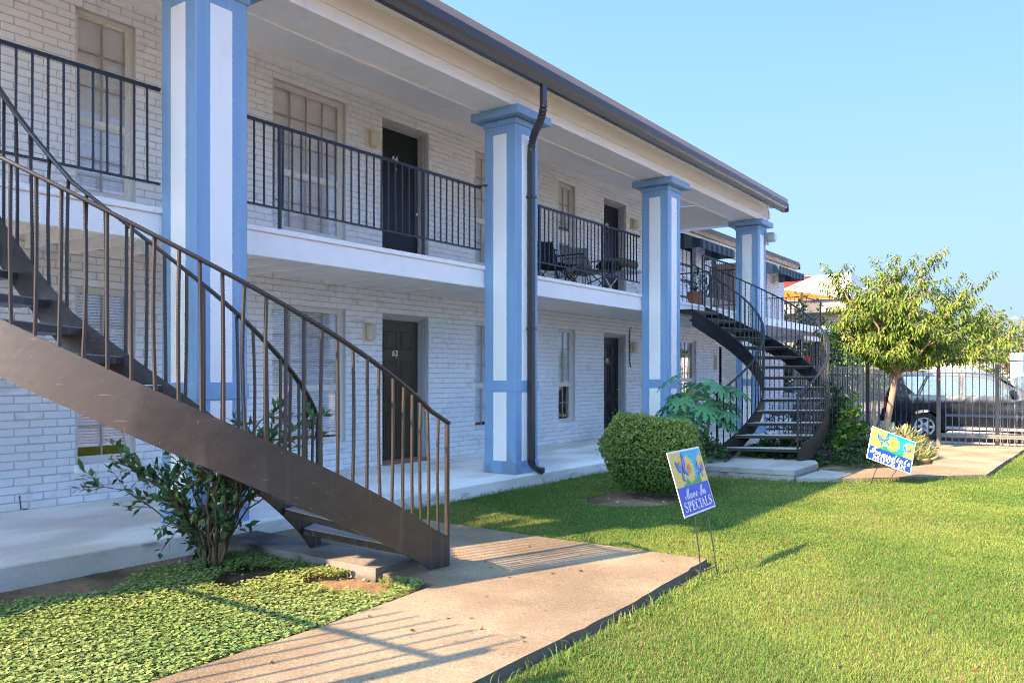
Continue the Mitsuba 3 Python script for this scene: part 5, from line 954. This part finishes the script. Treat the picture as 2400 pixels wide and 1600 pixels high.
def car(name, label, cat, spec, X0, Y0, zg, head, paint, rack=True):
    """rear axle over (X0, Y0); head: the heading from +X towards +Y"""
    s = thing(name, label, cat); ch, sh = math.cos(head), math.sin(head); belt, top, rw, wb = spec['belt'], spec['top'], spec['rw'], spec['wheelbase']
    G = lambda v: np.c_[X0 + v[:, 0] * ch - v[:, 1] * sh, Y0 + v[:, 0] * sh + v[:, 1] * ch, zg + v[:, 2]]
    def wid(x, z):
        w = np.where(z < belt, .945 - .06 * ((z - .78) / .5) ** 2, .945 - .06 * ((belt - .78) / .5) ** 2 - .19 * (z - belt) / (top - belt) - .012)
        xr, xf = spec['prof'][2][0], max(p[0] for p in spec['prof'])
        return w * (1 - .13 * np.clip((xr + .35 - x) / .35, 0, 1) ** 2) * (1 - .22 * np.clip((x - xf + .7) / .7, 0, 1) ** 2)
    cs = manifold3d.CrossSection([spec['prof']], manifold3d.FillRule.NonZero)
    for ax in (0, wb): cs = cs - manifold3d.CrossSection.circle(rw + .075, 40).translate((ax, rw))
    b = cs.extrude(2.0, 8).translate((0, 0, -1)).refine_to_length(.14).to_mesh(); v = b.vert_properties[:, :3].astype(float)
    y = v[:, 2]; v = np.c_[v[:, 0], y * wid(v[:, 0], v[:, 1]), v[:, 1] - .035 * np.abs(y) ** 3 * (v[:, 1] > belt + .3)]
    put(s + '__body', (G(v)[:, :], b.tri_verts[:, ::-1]), paint, smooth=32)
    put(s + '__underbody', MB().add(G(np.array([[x, y_, z] for x in (-.75, 3.3) for y_ in (-.7, .7) for z in (.28, .55)])), BOXF), 'mat_trim_black')
    def panel(key, poly, side, mat, e=.004, th=.008):
        from shapely.geometry import Polygon
        v, f = prism(poly, 0, 1); yy = side * (wid(v[:, 0], v[:, 1]) + np.where(v[:, 2] > .5, e, e - th))
        return put(s + '__' + key, (G(np.c_[v[:, 0], yy, v[:, 1]]), f), mat)
    for side in (-1, 1):
        for w in spec['wins']:
            c = np.mean(w, axis=0); panel('window_trim', [c + (np.array(p) - c) * 1.07 for p in w], side, 'mat_trim_black', .003); panel('window', w, side, 'mat_car_glass', .006)
        for x in (-.02 if spec is SUV else .8, .86, 2.06 if spec is SUV else 2.0): panel('door_seam', [(x, .50 if x > .3 else 1.0), (x + .010, .50 if x > .3 else 1.0), (x + .010, belt - .01), (x, belt - .01)], side, 'mat_trim_black', .002, .006)
        for x in (.70, 1.80):
            panel('door_handle', [(x - .12, belt - .15), (x + .08, belt - .15), (x + .08, belt - .11), (x - .12, belt - .11)], side, paint, .035, .034)
        panel('side_moulding', [(.52, .66), (2.25, .66), (2.25, .73), (.50, .73)], side, 'mat_chrome' if spec is SUV else paint, .016, .02)
        if spec is SUV:
            panel('sill_step', [(.52, .33), (2.28, .33), (2.28, .40), (.52, .40)], side, 'mat_alloy', .05, .12)
            for ax in (0, wb):
                a = np.linspace(-.10, PI + .10, 22); o, i_ = rw + .135, rw + .072
                panel('wheel_arch', [(ax + o * math.cos(t), rw + o * math.sin(t)) for t in a] + [(ax + i_ * math.cos(t), rw + i_ * math.sin(t)) for t in a[::-1]], side, paint, .028, .03)
            panel('tail_lamp', [(-.99, .90), (-.84, .90), (-.80, 1.18), (-.965, 1.18)], side, 'mat_tail_red', .012, .03)
        else: panel('tail_lamp', [(-1.02, .72), (-.75, .74), (-.72, .88), (-1.02, .88)], side, 'mat_tail_red', .01, .03)
        mx = 1.98 if spec is SUV else 1.75
        put(s + '__mirror', MB().add(G(cbox(mx - .05, mx + .10, side * .93 if side > 0 else -1.13, 1.13 if side > 0 else -.93, belt + .03, belt + .20, .05)[0]), CBF), paint)
        if rack: put(s + '__roof_rail', MB().tube(G(np.array([(-.45, side * .62, top - .03), (-.38, side * .62, top + .045), (.4, side * .62, top + .055), (1.15, side * .62, top + .04), (1.28, side * .62, top - .04)])), .016, 8), 'mat_alloy')
        for ax in (0, wb):
            t = np.linspace(0, 2 * PI, 41)[:-1]; pf = np.array([(.62 * rw, -.11), (.90 * rw, -.115), (.985 * rw, -.09), (rw, -.05), (rw, .05), (.985 * rw, .09), (.90 * rw, .115), (.66 * rw, .10), (.62 * rw, .04)])
            k = len(pf); vv = np.stack([ax + pf[None, :, 0] * np.cos(t)[:, None], np.full((40, k), 0) + pf[None, :, 1] * side + side * .80, rw + pf[None, :, 0] * np.sin(t)[:, None]], -1).reshape(-1, 3)
            i, j = np.meshgrid(np.arange(40), np.arange(k - 1), indexing='ij'); i, j = i.ravel(), j.ravel(); i2 = (i + 1) % 40
            wh = put(s + '__wheel', MB().add(G(vv), np.stack([i * k + j, i2 * k + j, i2 * k + j + 1, i * k + j + 1], 1)), 'mat_tyre', smooth=40)
            def disc(poly, y0, y1, holes=()):
                v_, f_ = prism(poly, y0, y1, holes); return G(np.c_[ax + v_[:, 0], side * v_[:, 2], rw + v_[:, 1]]), f_
            C = lambda r, n=36: [(r * math.cos(a), r * math.sin(a)) for a in np.linspace(0, 2 * PI, n + 1)[:-1]]
            holes = []
            for q in range(6):
                a0 = q * PI / 3 + PI / 6; w0 = .36
                holes.append([(.30 * rw * math.cos(a0 - .22), .30 * rw * math.sin(a0 - .22)), (.54 * rw * math.cos(a0 - w0), .54 * rw * math.sin(a0 - w0)), (.56 * rw * math.cos(a0), .56 * rw * math.sin(a0)), (.54 * rw * math.cos(a0 + w0), .54 * rw * math.sin(a0 + w0)), (.30 * rw * math.cos(a0 + .22), .30 * rw * math.sin(a0 + .22))])
            m = MB().add(*disc(C(.645 * rw), .845, .875, [h[::-1] for h in holes])); m.add(*disc(C(.66 * rw), .87, .905, [C(.595 * rw)[::-1]])); put(wh + '__rim', m, 'mat_alloy')
            put(wh + '__hub', MB().add(*disc(C(.15 * rw, 18), .876, .90)), 'mat_chrome')
            put(wh + '__brake', MB().add(*disc(C(.60 * rw), .70, .78)), 'mat_trim_black')
    x0, z0 = spec['prof'][13] if spec is SUV else spec['prof'][9]; x1, z1 = spec['prof'][12] if spec is SUV else spec['prof'][8]
    w0, w1 = wid(np.array([x0]), np.array([z0]))[0] - .08, wid(np.array([x1]), np.array([z1]))[0] - .07
    put(s + '__windscreen', (G(np.array([[x0 - .05, -w0, z0 + .045], [x0 - .05, w0, z0 + .045], [x1 + .03, w1, z1 - .005], [x1 + .03, -w1, z1 - .005]])), np.array([[0, 1, 2], [0, 2, 3]])), 'mat_car_glass')
    xb = min(p[0] for p in spec['prof'])
    put(s + '__rear_bumper', MB().add(G(cbox(xb - .05, xb + .30, -.86, .86, .45, .72, .07)[0]), CBF), paint)
    put(s + '__number_plate', MB().add(G(cbox(xb - .062, xb - .051, -.16, .16, .76, .90, .003)[0]), CBF), 'mat_plate')
    return s
ZP = -.452
car('parked_suv', 'black sport utility vehicle with silver wheels parked behind the iron gate', 'car', SUV, 24.72, 3.72, ZP, -PI / 2, 'mat_paint_black')
car('parked_suv', 'white vehicle parked on the far side of the black one', 'car', SUV, 28.6, 1.35, ZP, -PI / 2, 'mat_paint_white', rack=False)
car('parked_car', 'blue car parked behind the fence, glimpsed through the far stair treads', 'car', SEDAN, 32.0, 10.9, ZP, -PI / 2, 'mat_paint_blue', rack=False)

# ------------------------------------------------------------------ beyond the parking lot
shop = thing('shop_building', 'shop with a broad white fascia striped red and orange rising behind the peach tree', 'building')
M('shop_tan', pr((.24, .19, .15), .8)); M('shop_white', pr((.62, .62, .63), .5)); M('shop_red', pr((.42, .012, .012), .6, .2)); M('shop_orange', pr((.50, .085, .006), .6, .2)); M('shop_soffit', pr((.20, .18, .16), .8))
sx = 55.3
put(shop + '__wall', MB().box(sx + 1.6, sx + 14, 13.3, 24, ZP - .2, 6.3), 'mat_shop_tan')
put(shop + '__lintel', MB().box(sx + .3, sx + 1.59, 13.3, 24, 5.5, 6.3), 'mat_shop_soffit')
fa = put(shop + '__fascia', MB().box(sx, sx + 13.9, 12.9, 24.5, 6.32, 7.92), 'mat_shop_white')
for key, pts, mt in (('red_stripe', [(24.4, 7.9), (15.2, 7.9), (17.3, 7.14), (24.4, 7.14)], 'mat_shop_red'), ('orange_stripe', [(24.4, 7.13), (17.3, 7.13), (13.5, 6.34), (24.4, 6.34)], 'mat_shop_orange')):
    v, f = prism(pts, 0, .012); put(fa + '__' + key, (np.c_[sx - .003 - v[:, 2], v[:, 0], v[:, 1]], f[:, ::-1]), mt)
for i in range(3): put(shop + '__window', MB().box(sx + 1.55, sx + 1.598, 13.8 + i * 3.4, 16.6 + i * 3.4, 1.0, 3.4), 'mat_car_glass')
wh = thing('white_warehouse', 'long low white building beyond the parked vehicles', 'building')
put(wh + '__wall', MB().box(62, 76, -8, 12.2, ZP - .2, 2.35), 'mat_shop_white'); put(wh + '__roof', MB().box(61.8, 76.2, -8.2, 12.4, 2.353, 2.50), 'mat_alloy')
for i in range(5): put(wh + '__door', MB().box(61.93, 61.997, -5 + i * 3.4, -3.4 + i * 3.4, ZP, 1.7), 'mat_lamp_grey')
tk = thing('storage_tank', 'round white storage tank rising above the low white building', 'tank'); tx, ty = 78.0, 8.6
a = np.linspace(0, 2 * PI, 29)[:-1]; v = np.concatenate([np.c_[tx + r * np.cos(a), ty + r * np.sin(a), np.full(28, z)] for r, z in ((1.0, ZP), (1.0, 3.5), (.95, 3.75), (.6, 3.95), (.02, 4.0))]); i, j = np.meshgrid(np.arange(4), np.arange(28), indexing='ij'); i, j = i.ravel(), j.ravel()
put(tk + '__shell', MB().add(v, np.stack([i * 28 + j, i * 28 + (j + 1) % 28, (i + 1) * 28 + (j + 1) % 28, (i + 1) * 28 + j], 1)), 'mat_shop_white', smooth=40)
for z in (.8, 2.1, 3.3): put(tk + '__band', MB().add(*tube(np.c_[tx + 1.01 * np.cos(np.append(a, 0)), ty + 1.01 * np.sin(np.append(a, 0)), np.full(29, z)], .03, 5, False)), 'mat_alloy')
tl = thing('box_trailer', 'white box trailer with a bright blue end stripe at the right edge', 'trailer')
put(tl + '__box', MB().box(45, 47.4, -5.0, 3.35, .3, 2.35, .03), 'mat_shop_white'); put(tl + '__stripe', MB().box(44.985, 44.998, 2.45, 2.85, .34, 2.3), M('trailer_blue', pr((.02, .16, .62), .4)))
for y_ in (-3.5, -2.6):
    put(tl + '__wheel', MB().add(*tube([(45.02, y_, ZP + .42), (45.3, y_, ZP + .42)], .42, 20)), 'mat_tyre')
put(tl + '__frame', MB().box(45.1, 47.3, -4.9, 3.3, .12, .295), 'mat_trim_black')
rs = thing('red_sign', 'small red sign on a post seen through the iron fence left of the tree', 'sign'); put(rs + '__panel', MB().box(29.0, 29.04, 8.15, 8.55, 1.35, 1.95, .005), M('sign_red', pr((.65, .03, .02), .4))); put(rs + '__post', MB().box(29.045, 29.10, 8.32, 8.38, ZP, 1.9), 'mat_fence_steel')

def far_tree(name, label, x, y, h, r, n, leaf, col, seed, trunk=.35, group=None):
    s = thing(name, label, 'tree', group); q = np.random.default_rng(seed); base = np.array([x, y, ZP]); P = []
    top = base + [0, 0, h * .45]; put(s + '__trunk', MB().tube([base - [0, 0, .2], base + [q.normal() * .1, 0, h * .25], top], [r * .09, r * .07, r * .04], 8), 'mat_stem')
    cl = []
    for i in range(30):
        d = unit(q.normal(size=3) * [1, 1, .8]); k = q.random() ** .4; c = base + [0, 0, h * .60] + d * k * np.array([r, r, h * .38]); cl.append(c)
        if i % 3 == 0: put(s + '__limb', MB().tube([top * .6 + base * .4, (top + c) / 2, c], [r * .03, r * .02, r * .01], 5), 'mat_stem')
    for c in cl: P.append(c + q.normal(size=(n // 30, 3)) * r * .17 * np.array([1, 1, .75]))
    P = np.concatenate(P); n = len(P); D = q.normal(size=(n, 3)); N = unit(np.array([0, 0, 1.]) + q.normal(size=(n, 3)) * .7)
    v, f = leaves(P, D, N, leaf, leaf * .55); put(s + '__crown', (v, f), 'mat_leaf', color=vcol(col, n, 5, .45), kind='stuff')
far_tree('far_tree', 'olive green tree above the white trailer at the right edge', 60, 4.4, 6.6, 2.6, 3600, .30, (.20, .24, .09), 91)
far_tree('far_tree', 'small dusty tree between the white buildings', 70, 8.9, 3.6, 1.4, 1500, .24, (.17, .22, .10), 92)
far_tree('far_tree', 'dark green tree in the gap left of the peach tree', 38, 9.6, 3.6, 1.6, 2400, .24, (.10, .17, .06), 93)
far_tree('far_tree', 'green tree behind the iron fence and the peach tree trunk', 46, 8.6, 3.6, 1.8, 2400, .26, (.13, .20, .07), 94)
q = np.random.default_rng(99); n = 9000; yy = q.random(n) * 320 - 160; xx = 130 + q.random(n) * 12; hz = 4.5 + 4 * meshkit.fbm(np.stack([yy * .05, 0 * yy, 0 * yy], -1), 3, 1); P = np.c_[xx, yy, ZP + hz * q.random(n) ** .7]
v, f = leaves(P, q.normal(size=(n, 3)), unit(np.array([0, 0, 1.]) + q.normal(size=(n, 3)) * .8), 1.6, 1.2); put('distant_trees', (v, f), 'mat_leaf', color=vcol((.12, .17, .07), n, 5, .4), kind='stuff', label='far off line of trees along the horizon', cat='trees')
